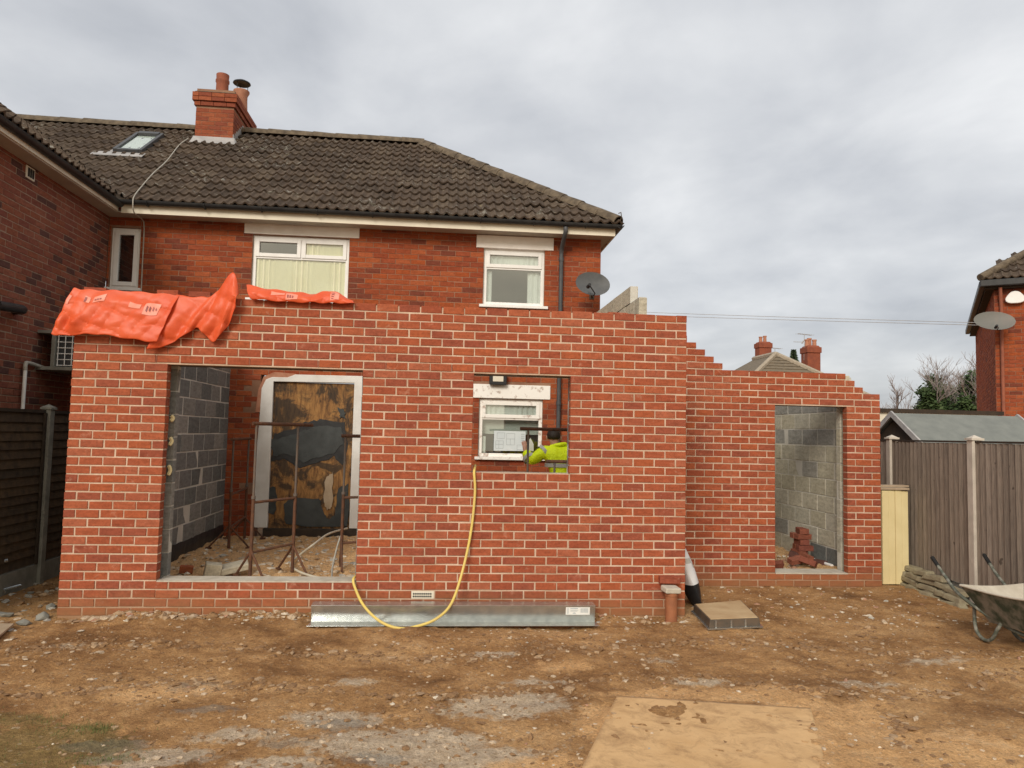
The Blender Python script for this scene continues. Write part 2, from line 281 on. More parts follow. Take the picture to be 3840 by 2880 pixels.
def soilmat(name='soil', rub=False):
    m, t, b = newmat(name); p = pos(t)
    at = N(t, 'ShaderNodeAttribute'); at.attribute_name = 'patch'; s = N(t, 'ShaderNodeSeparateColor'); t.links.new(at.outputs['Color'], s.inputs[0])
    base = [(.33, (.145, .070, .027)), (.44, (.29, .148, .058)), (.54, (.45, .25, .105)), (.66, (.60, .37, .18))]
    if rub: base = [(.28, (.22, .155, .09)), (.45, (.36, .26, .16)), (.6, (.48, .37, .25)), (.75, (.60, .50, .36))]
    n = mathn(t, 'ADD', mathn(t, 'MULTIPLY', noise(t, p, 1.3, 7, .66, .6), .72), mathn(t, 'MULTIPLY', noise(t, p, 10, 8, .75), .28))
    c = ramp(t, base, n).outputs[0]
    pale = ramp(t, [(.3, (.46, .36, .25)), (.7, (.68, .58, .45))], noise(t, p, 16, 6, .7)).outputs[0]
    def msk(sock, sc=5): return ramp(t, [(.42, (0, 0, 0)), (.58, (1, 1, 1))], mathn(t, 'MULTIPLY', mathn(t, 'ADD', sock, mathn(t, 'MULTIPLY', mathn(t, 'SUBTRACT', noise(t, p, sc, 6, .7), .5), .9)), 1)).outputs[0]
    c = mixc(t, mathn(t, 'MULTIPLY', msk(s.outputs[0], 9), .75), c, pale)
    c = mixc(t, mathn(t, 'MULTIPLY', msk(s.outputs[1], 11), .5), c, (.25, .235, .205))
    sand = ramp(t, [(.3, (.56, .31, .13)), (.55, (.72, .43, .20)), (.75, (.78, .52, .28))], noise(t, p, 7, 7, .7)).outputs[0]
    c = mixc(t, mathn(t, 'MULTIPLY', msk(at.outputs['Alpha'], 4), .8), c, sand)
    moss = ramp(t, [(.35, (.075, .085, .022)), (.65, (.17, .15, .05))], noise(t, p, 20, 5)).outputs[0]
    c = mixc(t, mathn(t, 'MULTIPLY', msk(s.outputs[2], 9), .5), c, moss)
    vr = N(t, 'ShaderNodeTexVoronoi', i_Scale=34.0, i_Randomness=1.0); t.links.new(p, vr.inputs['Vector'])
    vb = N(t, 'ShaderNodeSeparateColor'); t.links.new(vr.outputs['Color'], vb.inputs[0])
    fk = mathn(t, 'MULTIPLY', mathn(t, 'GREATER_THAN', vb.outputs[0], .74), mathn(t, 'LESS_THAN', vr.outputs['Distance'], .42))
    c = mixc(t, mathn(t, 'MULTIPLY', fk, .38), c, ramp(t, [(0, (.10, .055, .026)), (.4, (.30, .19, .095)), (.75, (.46, .33, .20)), (1, (.58, .49, .37))], vb.outputs[1]).outputs[0])
    c = mixc(t, 1.0, c, ramp(t, [(.3, (.62, .60, .57)), (.5, (1, 1, 1)), (.7, (1.32, 1.32, 1.3))], noise(t, p, 48, 6, .75)).outputs[0], 'MULTIPLY')
    t.links.new(c, b.inputs['Base Color']); b.inputs['Roughness'].default_value = .88; b.inputs['Specular IOR Level'].default_value = .25
    bump(t, b, mathn(t, 'ADD', noise(t, p, 45, 6, .7), mathn(t, 'MULTIPLY', noise(t, p, 130, 4), .5)), .9, .028); return m
M['soil'] = soilmat(); M['rubble'] = soilmat('rubble', True)
def stonemat():
    m, t, b = newmat('stone'); p = pos(t); at = N(t, 'ShaderNodeAttribute'); at.attribute_name = 'tint'
    tone = ramp(t, [(0, (.60, .52, .41)), (.22, (.47, .36, .25)), (.42, (.36, .24, .14)), (.62, (.24, .135, .062)), (.82, (.38, .35, .30)), (.92, (.40, .22, .14))], at.outputs['Fac'], 'CONSTANT').outputs[0]
    c = mixc(t, 1.0, tone, ramp(t, [(.3, (.7, .7, .7)), (.7, (1.25, 1.25, 1.25))], noise(t, p, 60, 4)).outputs[0], 'MULTIPLY')
    t.links.new(c, b.inputs['Base Color']); b.inputs['Roughness'].default_value = .9; return m
M['stone'] = stonemat()
def plysheetmat():
    m, t, b = newmat('muddy_sheet'); p = pos(t)
    c = ramp(t, [(.3, (.50, .305, .14)), (.5, (.62, .395, .19)), (.7, (.55, .335, .15))], noise(t, p, 2.5, 6, .6)).outputs[0]
    mk = ramp(t, [(.47, (0, 0, 0)), (.64, (1, 1, 1))], noise(t, p, 6, 8, .75, .6)).outputs[0]
    c = mixc(t, mathn(t, 'MULTIPLY', mk, .75), c, (.33, .19, .085))
    t.links.new(c, b.inputs['Base Color']); b.inputs['Roughness'].default_value = .9; bump(t, b, noise(t, p, 30, 6, .7), .5, .01); return m
M['muddy_sheet'] = plysheetmat()

# ------------------------------------------------------------------ helpers
class MB:
    def __init__(s): s.v = []; s.f = []
    def add(s, vs, fs):
        o = len(s.v); s.v += [tuple(x) for x in vs]; s.f += [tuple(i+o for i in f) for f in fs]; return s
    def box(s, x0, x1, y0, y1, z0, z1):
        return s.add([(x0,y0,z0),(x1,y0,z0),(x1,y1,z0),(x0,y1,z0),(x0,y0,z1),(x1,y0,z1),(x1,y1,z1),(x0,y1,z1)],
                     [(0,3,2,1),(4,5,6,7),(0,1,5,4),(1,2,6,5),(2,3,7,6),(3,0,4,7)])
    def obox(s, c, size, rot=(0,0,0), taper=1):
        E = Euler(rot).to_matrix(); hx, hy, hz = [d/2 for d in size]; vs = []
        for z, k in ((-hz, 1), (hz, taper)):
            for x, y in ((-hx,-hy),(hx,-hy),(hx,hy),(-hx,hy)): vs.append(Vector(c)+E@Vector((x*k, y*k, z)))
        return s.add(vs, [(0,3,2,1),(4,5,6,7),(0,1,5,4),(1,2,6,5),(2,3,7,6),(3,0,4,7)])
    def hexa(s, b, t):     # four bottom and four top points
        return s.add(list(b)+list(t), [(0,3,2,1),(4,5,6,7),(0,1,5,4),(1,2,6,5),(2,3,7,6),(3,0,4,7)])
    def tube(s, pts, r, n=8, caps=True):
        pts = [Vector(p) for p in pts]; rs = r if isinstance(r, (list, tuple)) else [r]*len(pts)
        vs = []; prev = None
        for i, p in enumerate(pts):
            d = (pts[min(i+1, len(pts)-1)]-pts[max(i-1, 0)]).normalized()
            if prev is None:
                a = d.orthogonal().normalized()
            else:
                a = (prev-d*prev.dot(d)); a = a.normalized() if a.length > 1e-6 else d.orthogonal().normalized()
            prev = a; b = d.cross(a)
            for k in range(n):
                an = 2*math.pi*k/n; vs.append(p+(a*math.cos(an)+b*math.sin(an))*rs[i])
        fs = [(i*n+k, i*n+(k+1)%n, (i+1)*n+(k+1)%n, (i+1)*n+k) for i in range(len(pts)-1) for k in range(n)]
        if caps: fs += [tuple(range(n-1, -1, -1)), tuple((len(pts)-1)*n+k for k in range(n))]
        return s.add(vs, fs)
    def lathe(s, prof, c=(0,0,0), n=20, axis=None):
        vs = []; Q = Vector((0,0,1)).rotation_difference(Vector(axis)).to_matrix() if axis else Matrix.Identity(3)
        for r, z in prof:
            for k in range(n):
                a = 2*math.pi*k/n; vs.append(Vector(c)+Q@Vector((r*math.cos(a), r*math.sin(a), z)))
        fs = [(i*n+k, i*n+(k+1)%n, (i+1)*n+(k+1)%n, (i+1)*n+k) for i in range(len(prof)-1) for k in range(n)]
        return s.add(vs, fs)
    def ngon_prism(s, poly, ext):      # planar 3d polygon extruded by vector ext
        n = len(poly); e = Vector(ext); vs = [Vector(p) for p in poly]+[Vector(p)+e for p in poly]
        return s.add(vs, [tuple(range(n)), tuple(range(2*n-1, n-1, -1))]+[(i, (i+1)%n+0, (i+1)%n+n, i+n)[::-1] for i in range(n)])
    def mesh(s, name):
        me = bpy.data.meshes.new(name); me.from_pydata([tuple(v) for v in s.v], [], s.f); me.validate(); me.update(); return me
    def build(s, name, m, parent=None, smooth=False, bevel=0, segs=2):
        me = s.mesh(name); me.materials.append(M[m] if isinstance(m, str) else m)
        bm = bmesh.new(); bm.from_mesh(me); bmesh.ops.recalc_face_normals(bm, faces=bm.faces[:]); bm.to_mesh(me); bm.free()
        if smooth:
            for p in me.polygons: p.use_smooth = True
            me.set_sharp_from_angle(angle=R(40))
        o = link(name, me, parent)
        if bevel:
            b = o.modifiers.new('bevel', 'BEVEL'); b.width = bevel; b.segments = segs; b.limit_method = 'ANGLE'
        return o
def link(name, data, parent=None):
    o = bpy.data.objects.new(name, data); col.objects.link(o)
    if parent is not None:
        o.parent = parent; o.matrix_parent_inverse = (Matrix.Translation(parent.location)@parent.rotation_euler.to_matrix().to_4x4()).inverted() if parent.type == 'EMPTY' else Matrix.Identity(4)
        if parent.type != 'EMPTY' and parent.parent is not None: pass
    return o
def sub(o, parent):                      # make o a child of a part without moving it
    return o
def tag(o, label, cat, group=None):
    o['label'] = label; o['category'] = cat
    if group: o['group'] = group
    return o
def thing(name, label, cat, loc, group=None):
    o = bpy.data.objects.new(name, None); col.objects.link(o); o.location = loc; o.empty_display_size = .1
    return tag(o, label, cat, group)
def smoothpath(pts, k=6):
    pts = [Vector(p) for p in pts]; out = []
    for i in range(len(pts)-1):
        p0 = pts[max(i-1, 0)]; p1 = pts[i]; p2 = pts[i+1]; p3 = pts[min(i+2, len(pts)-1)]
        for j in range(k):
            t = j/k
            out.append(.5*((2*p1)+(p2-p0)*t+(2*p0-5*p1+4*p2-p3)*t*t+(3*p1-p0-3*p2+p3)*t**3))
    out.append(pts[-1]); return out
def h2(ix, iy, s):
    n = (ix*374761393+iy*668265263+s*1442695041) & 0xffffffff
    n = ((n ^ (n >> 13))*1274126177) & 0xffffffff
    return ((n ^ (n >> 16)) & 0xffff)/65535.0
def vn(x, y, s=0):
    x = np.asarray(x, float); y = np.asarray(y, float); ix = np.floor(x).astype(np.int64); iy = np.floor(y).astype(np.int64)
    fx = x-ix; fy = y-iy; fx = fx*fx*(3-2*fx); fy = fy*fy*(3-2*fy)
    a = h2(ix, iy, s); b = h2(ix+1, iy, s); c = h2(ix, iy+1, s); d = h2(ix+1, iy+1, s)
    return (a*(1-fx)+b*fx)*(1-fy)+(c*(1-fx)+d*fx)*fy
def fbm(x, y, s=0, o=4):
    t = 0; a = .5
    for i in range(o): t = t+a*(vn(x*2**i, y*2**i, s+i*17)-.5); a *= .5
    return t

# --- bricks: alike pieces share a few meshes; the ones that show largest are objects, the rest one joined part
BM = {}
def brick_mesh(L, H, D, var, m):
    L = round(L, 2); key = (L, H, D, var, m)
    if key in BM: return BM[key]
    rr = random.Random(hash((L*100, var)) & 0xffff); j = lambda a=.0016: rr.uniform(-a, a); e = .0035
    v = []
    for x, z in ((0,0),(L,0),(L,H),(0,H)): v.append((x+j(.0008), D, z+j(.0008)))
    for x, z in ((0,0),(L,0),(L,H),(0,H)): v.append((x+j(), e, z+j()))
    for x, z in ((e,e),(L-e,e),(L-e,H-e),(e,H-e)): v.append((x+j(), j(.0012), z+j()))
    f = [(0,1,2,3),(8,11,10,9)]
    for k in range(4):
        n = (k+1)%4; f += [(k, 4+k, 4+n, n), (4+k, 8+k, 8+n, 4+n)]
    me = bpy.data.meshes.new('brick'); me.from_pydata(v, [], [q[::-1] for q in f])
    bm = bmesh.new(); bm.from_mesh(me); bmesh.ops.recalc_face_normals(bm, faces=bm.faces[:]); bm.to_mesh(me); bm.free()
    me.materials.append(M[m]); BM[key] = me; return me
def lay(parent, org, ang, pieces, H, D, m, nobj=300, jit=1, name='brick', joined='brick_courses', score=None, proud=0):
    """pieces: (u0, u1, z, material or None); laid in the plane through org turned by ang about z, bricks going into the wall"""
    org = Vector(org); ca, sa = math.cos(ang), math.sin(ang)
    items = []
    for i, pc in enumerate(pieces):
        u0, u1, z = pc[:3]; mm = pc[3] if len(pc) > 3 and pc[3] else m
        if u1-u0 < .02: continue
        u = u0+random.uniform(-.0015, .0015)*jit; zz = z+random.uniform(-.0012, .0012)*jit; dy = random.uniform(-.0018, .0018)*jit-proud
        p = org+Vector((ca*u-sa*dy, sa*u+ca*dy, zz)); c = org+Vector((ca*(u0+u1)/2, sa*(u0+u1)/2, z+H/2))
        s = (score(c) if score else 0)+(c-CV).length+(0 if inview(c) else 1000)
        items.append((s, p, u1-u0, random.randrange(5), mm, random.uniform(-.006, .006)*jit, random.uniform(-.004, .004)*jit))
    order = sorted(range(len(items)), key=lambda k: items[k][0])
    keep = set(k for k in order[:nobj] if items[k][0] < 900)
    JV, JF, JT, off = {}, {}, {}, {}
    for k, (s, p, L, var, mm, rz, ry) in enumerate(items):
        me = brick_mesh(L, H, D, var, mm); sx = L/round(L, 2)
        if k in keep:
            o = bpy.data.objects.new(name, me); col.objects.link(o); o.parent = parent
            o.matrix_parent_inverse = Matrix.Translation(-parent.location)
            o.location = p; o.rotation_euler = (0, ry, ang+rz); o.scale = (sx, 1, 1)
        else:
            A = np.array([v.co[:] for v in me.vertices]); A[:, 0] *= sx
            ca2, sa2 = math.cos(ang+rz), math.sin(ang+rz); X = A[:, 0]*ca2-A[:, 1]*sa2+p.x; Y = A[:, 0]*sa2+A[:, 1]*ca2+p.y
            B = np.stack([X, Y, A[:, 2]-A[:, 0]*ry+p.z], 1)
            JV.setdefault(mm, []).append(B); o0 = off.get(mm, 0)
            JF.setdefault(mm, []).extend([tuple(i+o0 for i in q.vertices) for q in me.polygons]); off[mm] = o0+len(B)
            JT.setdefault(mm, []).extend([random.random()]*len(B))
    for mm in JV:
        me = bpy.data.meshes.new(joined); me.from_pydata(np.concatenate(JV[mm]).tolist(), [], JF[mm]); me.materials.append(M[mm])
        a = me.attributes.new('tint', 'FLOAT', 'POINT'); a.data.foreach_set('value', JT[mm])
        o = link(joined, me, parent); o['kind'] = 'stuff'
def cut(a, b, joints):
    js = [a]+[j for j in joints if a+.03 < j < b-.03]+[b]; return list(zip(js[:-1], js[1:]))
def rockmesh(rad, seed, flat=.6):
    r = random.Random(seed); bm = bmesh.new(); bmesh.ops.create_icosphere(bm, subdivisions=1, radius=1)
    sx, sy = r.uniform(.7, 1.3), r.uniform(.6, 1.1)
    for v in bm.verts: v.co = Vector((v.co.x*sx, v.co.y*sy, v.co.z*flat))*rad*r.uniform(.5, 1.25)
    V = np.array([v.co[:] for v in bm.verts]); F = [tuple(q.index for q in f.verts) for f in bm.faces]; bm.free(); return V, F

# ------------------------------------------------------------------ ground
PATCH = []   # (x, y, rx, ry, channel, strength)
def gpatch(px, py, rx, ry, ch, s=1):
    p = onz(px, py); PATCH.append((p.x, p.y, rx, ry, ch, s))
for a in [(1500, 2790, .55, .20, 0, .9), (1900, 2650, .5, .22, 0, .8), (1250, 2700, .35, .16, 0, .75), (1700, 2840, .5, .14, 0, 1), (560, 2840, .35, .12, 0, .9), (880, 2760, .35, .12, 0, .7), (2480, 2480, .25, .12, 0, .6),
          (1850, 2455, .22, .10, 0, .9), (1330, 2560, .25, .12, 0, .6), (250, 2420, .25, .14, 0, .55), (3250, 2560, .35, .12, 0, .6), (3500, 2480, .5, .18, 0, .55), (2620, 2560, .3, .1, 0, .7), (1050, 2870, .3, .1, 0, .8), (3600, 2760, .4, .12, 0, .5), (2000, 2560, .35, .1, 0, .6),
          (720, 2580, .22, .12, 1, .85), (780, 2660, .25, .08, 1, .7), (1280, 2720, .3, .12, 1, .7), (1080, 2790, .22, .09, 1, .7), (1420, 2850, .2, .08, 1, .8), (420, 2790, .22, .08, 1, .9), (330, 2790, .2, .07, 1, .8),
          (130, 2800, .55, .28, 2, .95), (280, 2730, .3, .1, 2, .7), (60, 2700, .3, .12, 2, .7), (370, 2840, .22, .08, 2, .9), (380, 2730, .1, .04, 2, 1), (3250, 2830, 1.1, .34, 3, 1.15), (3550, 2860, 1.0, .26, 3, 1.1), (3000, 2720, .5, .2, 3, 1), (2950, 2590, .5, .12, 3, .75), (2150, 2500, .5, .16, 3, .6), (2050, 2860, .45, .12, 3, .7), (620, 2600, .9, .3, 3, .55), (3200, 2640, .6, .14, 3, .6), (900, 2480, .7, .2, 3, .45), (2300, 2720, .25, .3, 3, .8), (2700, 2610, .9, .14, 3, .9), (3120, 2700, .4, .35, 3, 1.1), (1500, 2680, .3, .1, 3, .5)]: gpatch(*a)
def axis(segs):
    o = []
    for a, b, d in segs: o += list(np.arange(a, b, d))
    return np.array(o+[segs[-1][1]])
gx = axis([(-220, -40, 30), (-40, -8, 4), (-8, -2.0, .4), (-2.0, 10.2, .022), (10.2, 14, .3), (14, 50, 4), (50, 260, 30)])
gy = axis([(-60, -12, 6), (-12, -4.6, .4), (-4.6, -.2, .02), (-.2, 2.2, .035), (2.2, 6, .3), (6, 50, 4), (50, 500, 30)])
def gz(x, y):
    x = np.asarray(x, float); y = np.asarray(y, float)
    near = np.clip(1-np.maximum(np.maximum(-2-x, x-10.4), np.maximum(-5-y, y-2.2))/1.5, 0, 1)
    z = -.345+near*(.05*fbm(x*.7, y*.7, 3)+.055*fbm(x*2.3, y*2.3, 5, 3)+.034*fbm(x*8, y*8, 9, 4)+.022*np.maximum(0, fbm(x*19, y*19, 23, 2))*2)
    z = z+.05*np.exp(-((y+.02)/.16)**2)*np.clip((x-.2)/.3, 0, 1)*np.clip((6.3-x)/.3, 0, 1)*(.3+vn(x*3, y*0, 77))*near       # soil piled against the foot of the wall
    z = z-.05*np.exp(-((x+.5)/.45)**2-((y-.3)/.6)**2)
    inside = ((x > .08) & (x < 6.1) & (y > .14) & (y < 4.4)) | ((x > 6.0) & (x < 9.2) & (y > 1.58) & (y < 4.4))
    z = z-.022*((x > 2.35) & (x < 5.27) & (y > -.44) & (y < -.04))
    return np.where(inside, -.6, z)
GX, GY = np.meshgrid(gx, gy); GZ = gz(GX, GY)
nx, ny = len(gx), len(gy)
idx = np.arange(nx*ny).reshape(ny, nx)
quads = np.stack([idx[:-1, :-1], idx[:-1, 1:], idx[1:, 1:], idx[1:, :-1]], -1).reshape(-1, 4)
def gridmesh(name, V, Q, m):
    me = bpy.data.meshes.new(name); me.vertices.add(len(V)); me.vertices.foreach_set('co', V.astype(np.float32).ravel())
    me.loops.add(Q.size); me.loops.foreach_set('vertex_index', Q.ravel().astype(np.int32))
    me.polygons.add(len(Q)); me.polygons.foreach_set('loop_start', np.arange(0, Q.size, 4, dtype=np.int32)); me.polygons.foreach_set('use_smooth', np.ones(len(Q), bool))
    me.update(calc_edges=True); me.validate(); me.materials.append(M[m]); return me
V = np.stack([GX.ravel(), GY.ravel(), GZ.ravel()], 1)
def patchcols(X, Y):
    Cc = np.zeros((len(X), 4), np.float32)
    for (px_, py_, rx, ry, ch, s) in PATCH:
        d = ((X-px_)/(rx*1.25))**2+((Y-py_)/(ry*1.4))**2; Cc[:, ch] = np.maximum(Cc[:, ch], s*np.exp(-d))
    return Cc
me = gridmesh('ground', V, quads, 'soil'); ca_ = me.color_attributes.new('patch', 'FLOAT_COLOR', 'POINT'); ca_.data.foreach_set('color', patchcols(V[:, 0], V[:, 1]).ravel())
ground = link('ground', me); ground['kind'] = 'structure'
def floor_sheet(x0, x1, y0, y1, zf, d=.03):
    xs = np.arange(x0, x1+d/2, d); ys = np.arange(y0, y1+d/2, d); X, Y = np.meshgrid(xs, ys)
    Z = zf(X, Y)+.09*fbm(X*1.7, Y*1.7, 41)+.09*fbm(X*7, Y*7, 43, 3)+.05*fbm(X*19, Y*19, 47, 2)
    i = np.arange(X.size).reshape(X.shape); Q = np.stack([i[:-1, :-1], i[:-1, 1:], i[1:, 1:], i[1:, :-1]], -1).reshape(-1, 4)
    return np.stack([X.ravel(), Y.ravel(), Z.ravel()], 1), Q
fA = lambda X, Y: -.16+.03*Y/4
V1, Q1 = floor_sheet(.33, 6.0, .28, 4.12, fA); V2, Q2 = floor_sheet(6.3, 9.0, 1.74, 4.12, lambda X, Y: -.2+0*X)
me = gridmesh('rubble_floor', np.concatenate([V1, V2]), np.concatenate([Q1, Q2+len(V1)]), 'rubble')
fl = link('rubble_floor', me); fl['kind'] = 'structure'

# stones and clods strewn over the ground: nobody could count them
SV, SF, ST, so_ = [], [], [], 0
def strew(n, xr, yr, smin, smax, tint, dens=None, zf=None, power=2.2, flat=.55):
    global so_
    k = 0; tries = 0
    while k < n and tries < n*14:
        tries += 1; x = random.uniform(*xr); y = random.uniform(*yr)
        if dens is not None and random.random() > dens(x, y): continue
        r = smin+(smax-smin)*random.random()**power
        Vv, Ff = ROCKS[random.randrange(len(ROCKS))]; a = random.uniform(0, 6.28); ca, sa = math.cos(a), math.sin(a)
        z = float(zf(x, y)) if zf else float(gz(x, y))
        if z < -.5: continue
        B = np.stack([(Vv[:, 0]*ca-Vv[:, 1]*sa)*r+x, (Vv[:, 0]*sa+Vv[:, 1]*ca)*r+y, Vv[:, 2]*r*flat/.55+z+r*.02], 1)
        SV.append(B); SF.extend([tuple(i+so_ for i in f) for f in Ff]); so_ += len(B)
        ST.extend([tint()]*len(B)); k += 1
ROCKS = [rockmesh(1, s, random.uniform(.32, .62)) for s in range(24)]
def dn(x, y):
    v = .06+1.1*max(0, float(fbm(x*1.1, y*1.1, 61))+.08)*2
    for (px_, py_, rx, ry, ch, s) in PATCH:
        if ch < 2: v += s*.6*math.exp(-((x-px_)/(rx*1.4))**2-((y-py_)/(ry*1.6))**2)
    return min(1, v)
pale_t = lambda: random.choice([.05, .1, .3, .3, .3, .5, .5, .85, .95]); mud_t = lambda: random.choice([.5, .7, .7, .7, .7, .3])
strew(650, (-.3, 9.6), (-4.2, -.05), .004, .022, pale_t, dn, power=3)
strew(4200, (-.3, 9.6), (-4.2, -.02), .006, .034, mud_t, dn)
strew(85, (-.4, 9.4), (-4.0, -.06), .016, .042, pale_t, dn)
strew(330, (.05, 6.2), (-.20, -.004), .010, .045, pale_t)
strew(150, (.1, 2.4), (-.16, -.004), .02, .075, lambda: random.choice([.3, .5, .5, .7]))
def band_(x, y): return max(0, 1-abs((y+1.15-.25*math.sin(x*1.3)))/.16)+max(0, 1-abs((y+2.1+.2*math.sin(x*1.9+1)))/.14)+max(0, 1-abs(x-7.6-.5*(y+1))/.14)
strew(1500, (-.2, 9.2), (-3.2, -.4), .012, .05, lambda: random.choice([.7, .7, .7, .5]), band_)
strew(300, (6.3, 9.6), (-.3, 1.47), .008, .045, pale_t)
strew(200, (-1.0, -.02), (-.6, 1.6), .012, .07, lambda: random.choice([.3, .5, .85, .7]))
me = bpy.data.meshes.new('strewn_stones'); me.from_pydata(np.concatenate(SV).tolist(), [], SF); me.materials.append(M['stone'])
a = me.attributes.new('tint', 'FLOAT', 'POINT'); a.data.foreach_set('value', ST)
o = link('strewn_stones', me); o['kind'] = 'stuff'; tag(o, 'pale stones and mud clods strewn over the bare soil', 'stones')
SV, SF, ST, so_ = [], [], [], 0
def fz(x, y): return float(fA(x, y)+.09*fbm(np.array(x*1.7), np.array(y*1.7), 41)+.09*fbm(np.array(x*7), np.array(y*7), 43, 3))
strew(2300, (.4, 5.9), (.35, 4.0), .012, .06, lambda: random.choice([.05, .1, .3, .3, .3, .5, .5, .85]), None, fz)
strew(420, (7.0, 8.9), (1.7, 3.9), .015, .07, lambda: random.choice([.1, .3, .5, .95, .95]), None, lambda x, y: -.2)
me = bpy.data.meshes.new('hardcore_rubble'); me.from_pydata(np.concatenate(SV).tolist(), [], SF); me.materials.append(M['stone'])
a = me.attributes.new('tint', 'FLOAT', 'POINT'); a.data.foreach_set('value', ST)
o = link('hardcore_rubble', me); o['kind'] = 'stuff'; tag(o, 'broken hardcore rubble covering the floor inside the unfinished extension', 'rubble')
# thin grass and moss in the near corner
GV, GF = [], []
for i in range(1500):
    px_, py_, rx, ry, ch, s = random.choice([p for p in PATCH if p[4] == 2]); x = random.gauss(px_, rx*.6); y = random.gauss(py_, ry*.7)
    if random.random() > vn(x*4, y*4, 91)*1.3: continue
    z = float(gz(x, y)); hgt = random.uniform(.006, .026); a = random.uniform(0, 6.28); l = random.uniform(-.014, .014); wd = .0022
    b = len(GV); GV += [(x-wd*math.cos(a), y-wd*math.sin(a), z-.003), (x+wd*math.cos(a), y+wd*math.sin(a), z-.003), (x+l*math.sin(a), y-l*math.cos(a), z+hgt)]; GF.append((b, b+1, b+2))
me = bpy.data.meshes.new('sparse_grass'); me.from_pydata(GV, [], GF); me.materials.append(M['grass'])
o = link('sparse_grass', me); o['kind'] = 'stuff'; tag(o, 'sparse grass and moss growing through the mud', 'grass')

# ------------------------------------------------------------------ new front wall
P_, HC, BH, BD = .225, .085, .0713, .1025
JT_ = .0138
wallA = thing('brick_wall', 'long new red brick front wall with a patio door opening and a window opening', 'wall', (3.1, 0, -.4))
def segA(c):
    if c < 0 or c >= 25: return [(0, 27.5)]
    if c < 13: return [(0, 4), (12.5, 27.5)]
    return [(0, 4), (12.5, 17.5), (22, 27.5)]
pcs = []
for c in range(-4, 33):
    off = 0 if c % 2 == 0 else .5
    for a, b in segA(c):
        for u0, u1 in cut(a, b, [off+n for n in range(0, 29)]):
            if c == -1 and False: pass
            if c == -2 and 14.9 < u0 < 15.1: continue        # the air brick sits here
            e0 = 0 if u0 in (0, 4) or abs(u0-a) < 1e-6 else JT_/2
            e1 = 0 if abs(u1-b) < 1e-6 else JT_/2
            pcs.append((u0*P_+e0, u1*P_-e1, c*HC+JT_))
lay(wallA, (0, 0, 0), 0, pcs, BH, BD, 'new_brick', 300, jit=1.7)
mo = MB(); ym0, ym1 = .0064, .098; g = .004
def mrect(u0, u1, c0, c1, l=0, r=0): mo.box(u0*P_+l, u1*P_-r, ym0, ym1, c0*HC, c1*HC)
mrect(0, 27.5, -5, 0, g, g); mrect(0, 4, 0, 25, g, g); mrect(12.5, 27.5, 0, 13, g, g); mrect(12.5, 17.5, 13, 25, g, g); mrect(22, 27.5, 13, 25, g, g); mrect(0, 27.5, 25, 32.85, g, g)
mo.build('mortar', 'mortar', wallA)
sb = MB(); sb.box(4*P_+.004, 12.5*P_-.004, -.002, .24, -.004, .009); sb.build('mortar_bed', 'cement', wallA)
sb = MB(); sb.box(17.5*P_+.004, 22*P_-.004, .004, .105, 13*HC-.003, 13*HC+.006); sb.build('mortar_bed', 'mortar', wallA)
for u0, u1 in ((3.4, 13.1), (16.9, 22.6)):
    l = MB(); z = 25*HC
    l.box(u0*P_, u1*P_, .012, .112, z+.001, z+.0095); l.box(u0*P_, u1*P_, .112, .118, z, z+.2); l.box(u0*P_, u1*P_, .118, .30, z-.0, z+.006)
    l.build('lintel', 'steel_dark', wallA)
for c, us in ((25, (3.5, 7.5, 10.5, 13.5, 16.5, 19.5, 22.5)),):
    for u in us:
        wv = MB(); wv.box(u*P_-.0045, u*P_+.0045, -.001, .02, c*HC+JT_, c*HC+JT_+BH-.004); wv.build('weep_vent', 'terracotta', wallA)
ab = MB(); x0 = 14.97*P_; x1 = 15.97*P_; z0 = -2*HC+.010; z1 = z0+.073
ab.box(x0, x1, .003, .05, z0, z1); av = ab.build('air_vent', 'cream', wallA)
hl = MB()
for r_ in range(2):
    for k in range(9): hl.box(x0+.016+k*.0212, x0+.031+k*.0212, .000, .0034, z0+.014+r_*.026, z0+.03+r_*.026)
hl.build('vent_holes', 'black_plastic', av)
# inner leaf seen in the reveals
il = MB(); yi0, yi1 = .205, .30
def blockleaf(u0, u1, z0, z1): il.box(u0*P_, u1*P_, yi0+.004, yi1-.004, z0, z1)
blockleaf(1.6, 4.12, -.4, 25*HC); blockleaf(12.38, 17.4, -.4, 25*HC); blockleaf(17.4, 22.1, -.4, 13*HC); blockleaf(22.1, 26.5, -.4, 25*HC); blockleaf(1.6, 26.5, 25*HC+.22, 29*HC); blockleaf(4.12, 12.38, -.4, -.03)
il.build('inner_leaf', 'block_mortar', wallA)
bp = []
for uc, side in ((4.12, -1), (12.38, 1), (22.1, 1), (17.4, -1)):
    for k in range(-1, 9):
        z = k*.2317+.02
        if uc in (22.1, 17.4) and z < 13*HC: continue
        if z+.215 > 25*HC: continue
        L = .44 if k % 2 else .215
        u = uc*P_
        bp.append((u-L if side < 0 else u, u if side < 0 else u+L, z))
lay(wallA, (0, yi0, 0), 0, bp, .218, .095, 'block', 60, name='block', joined='blocks', proud=.004)
fo = MB()
for z0, z1, dx in ((1.32, 1.40, .0), (1.02, 1.12, .004), (1.56, 1.62, .0)): fo.tube(smoothpath([(4*P_+.006+dx, .14, z0), (4*P_+.022, .16, (z0+z1)/2), (4*P_+.006, .15, z1)], 4), [.014]+[.02]*7+[.012], 6)
fo.build('foam_blob', 'insulation', wallA, smooth=True)

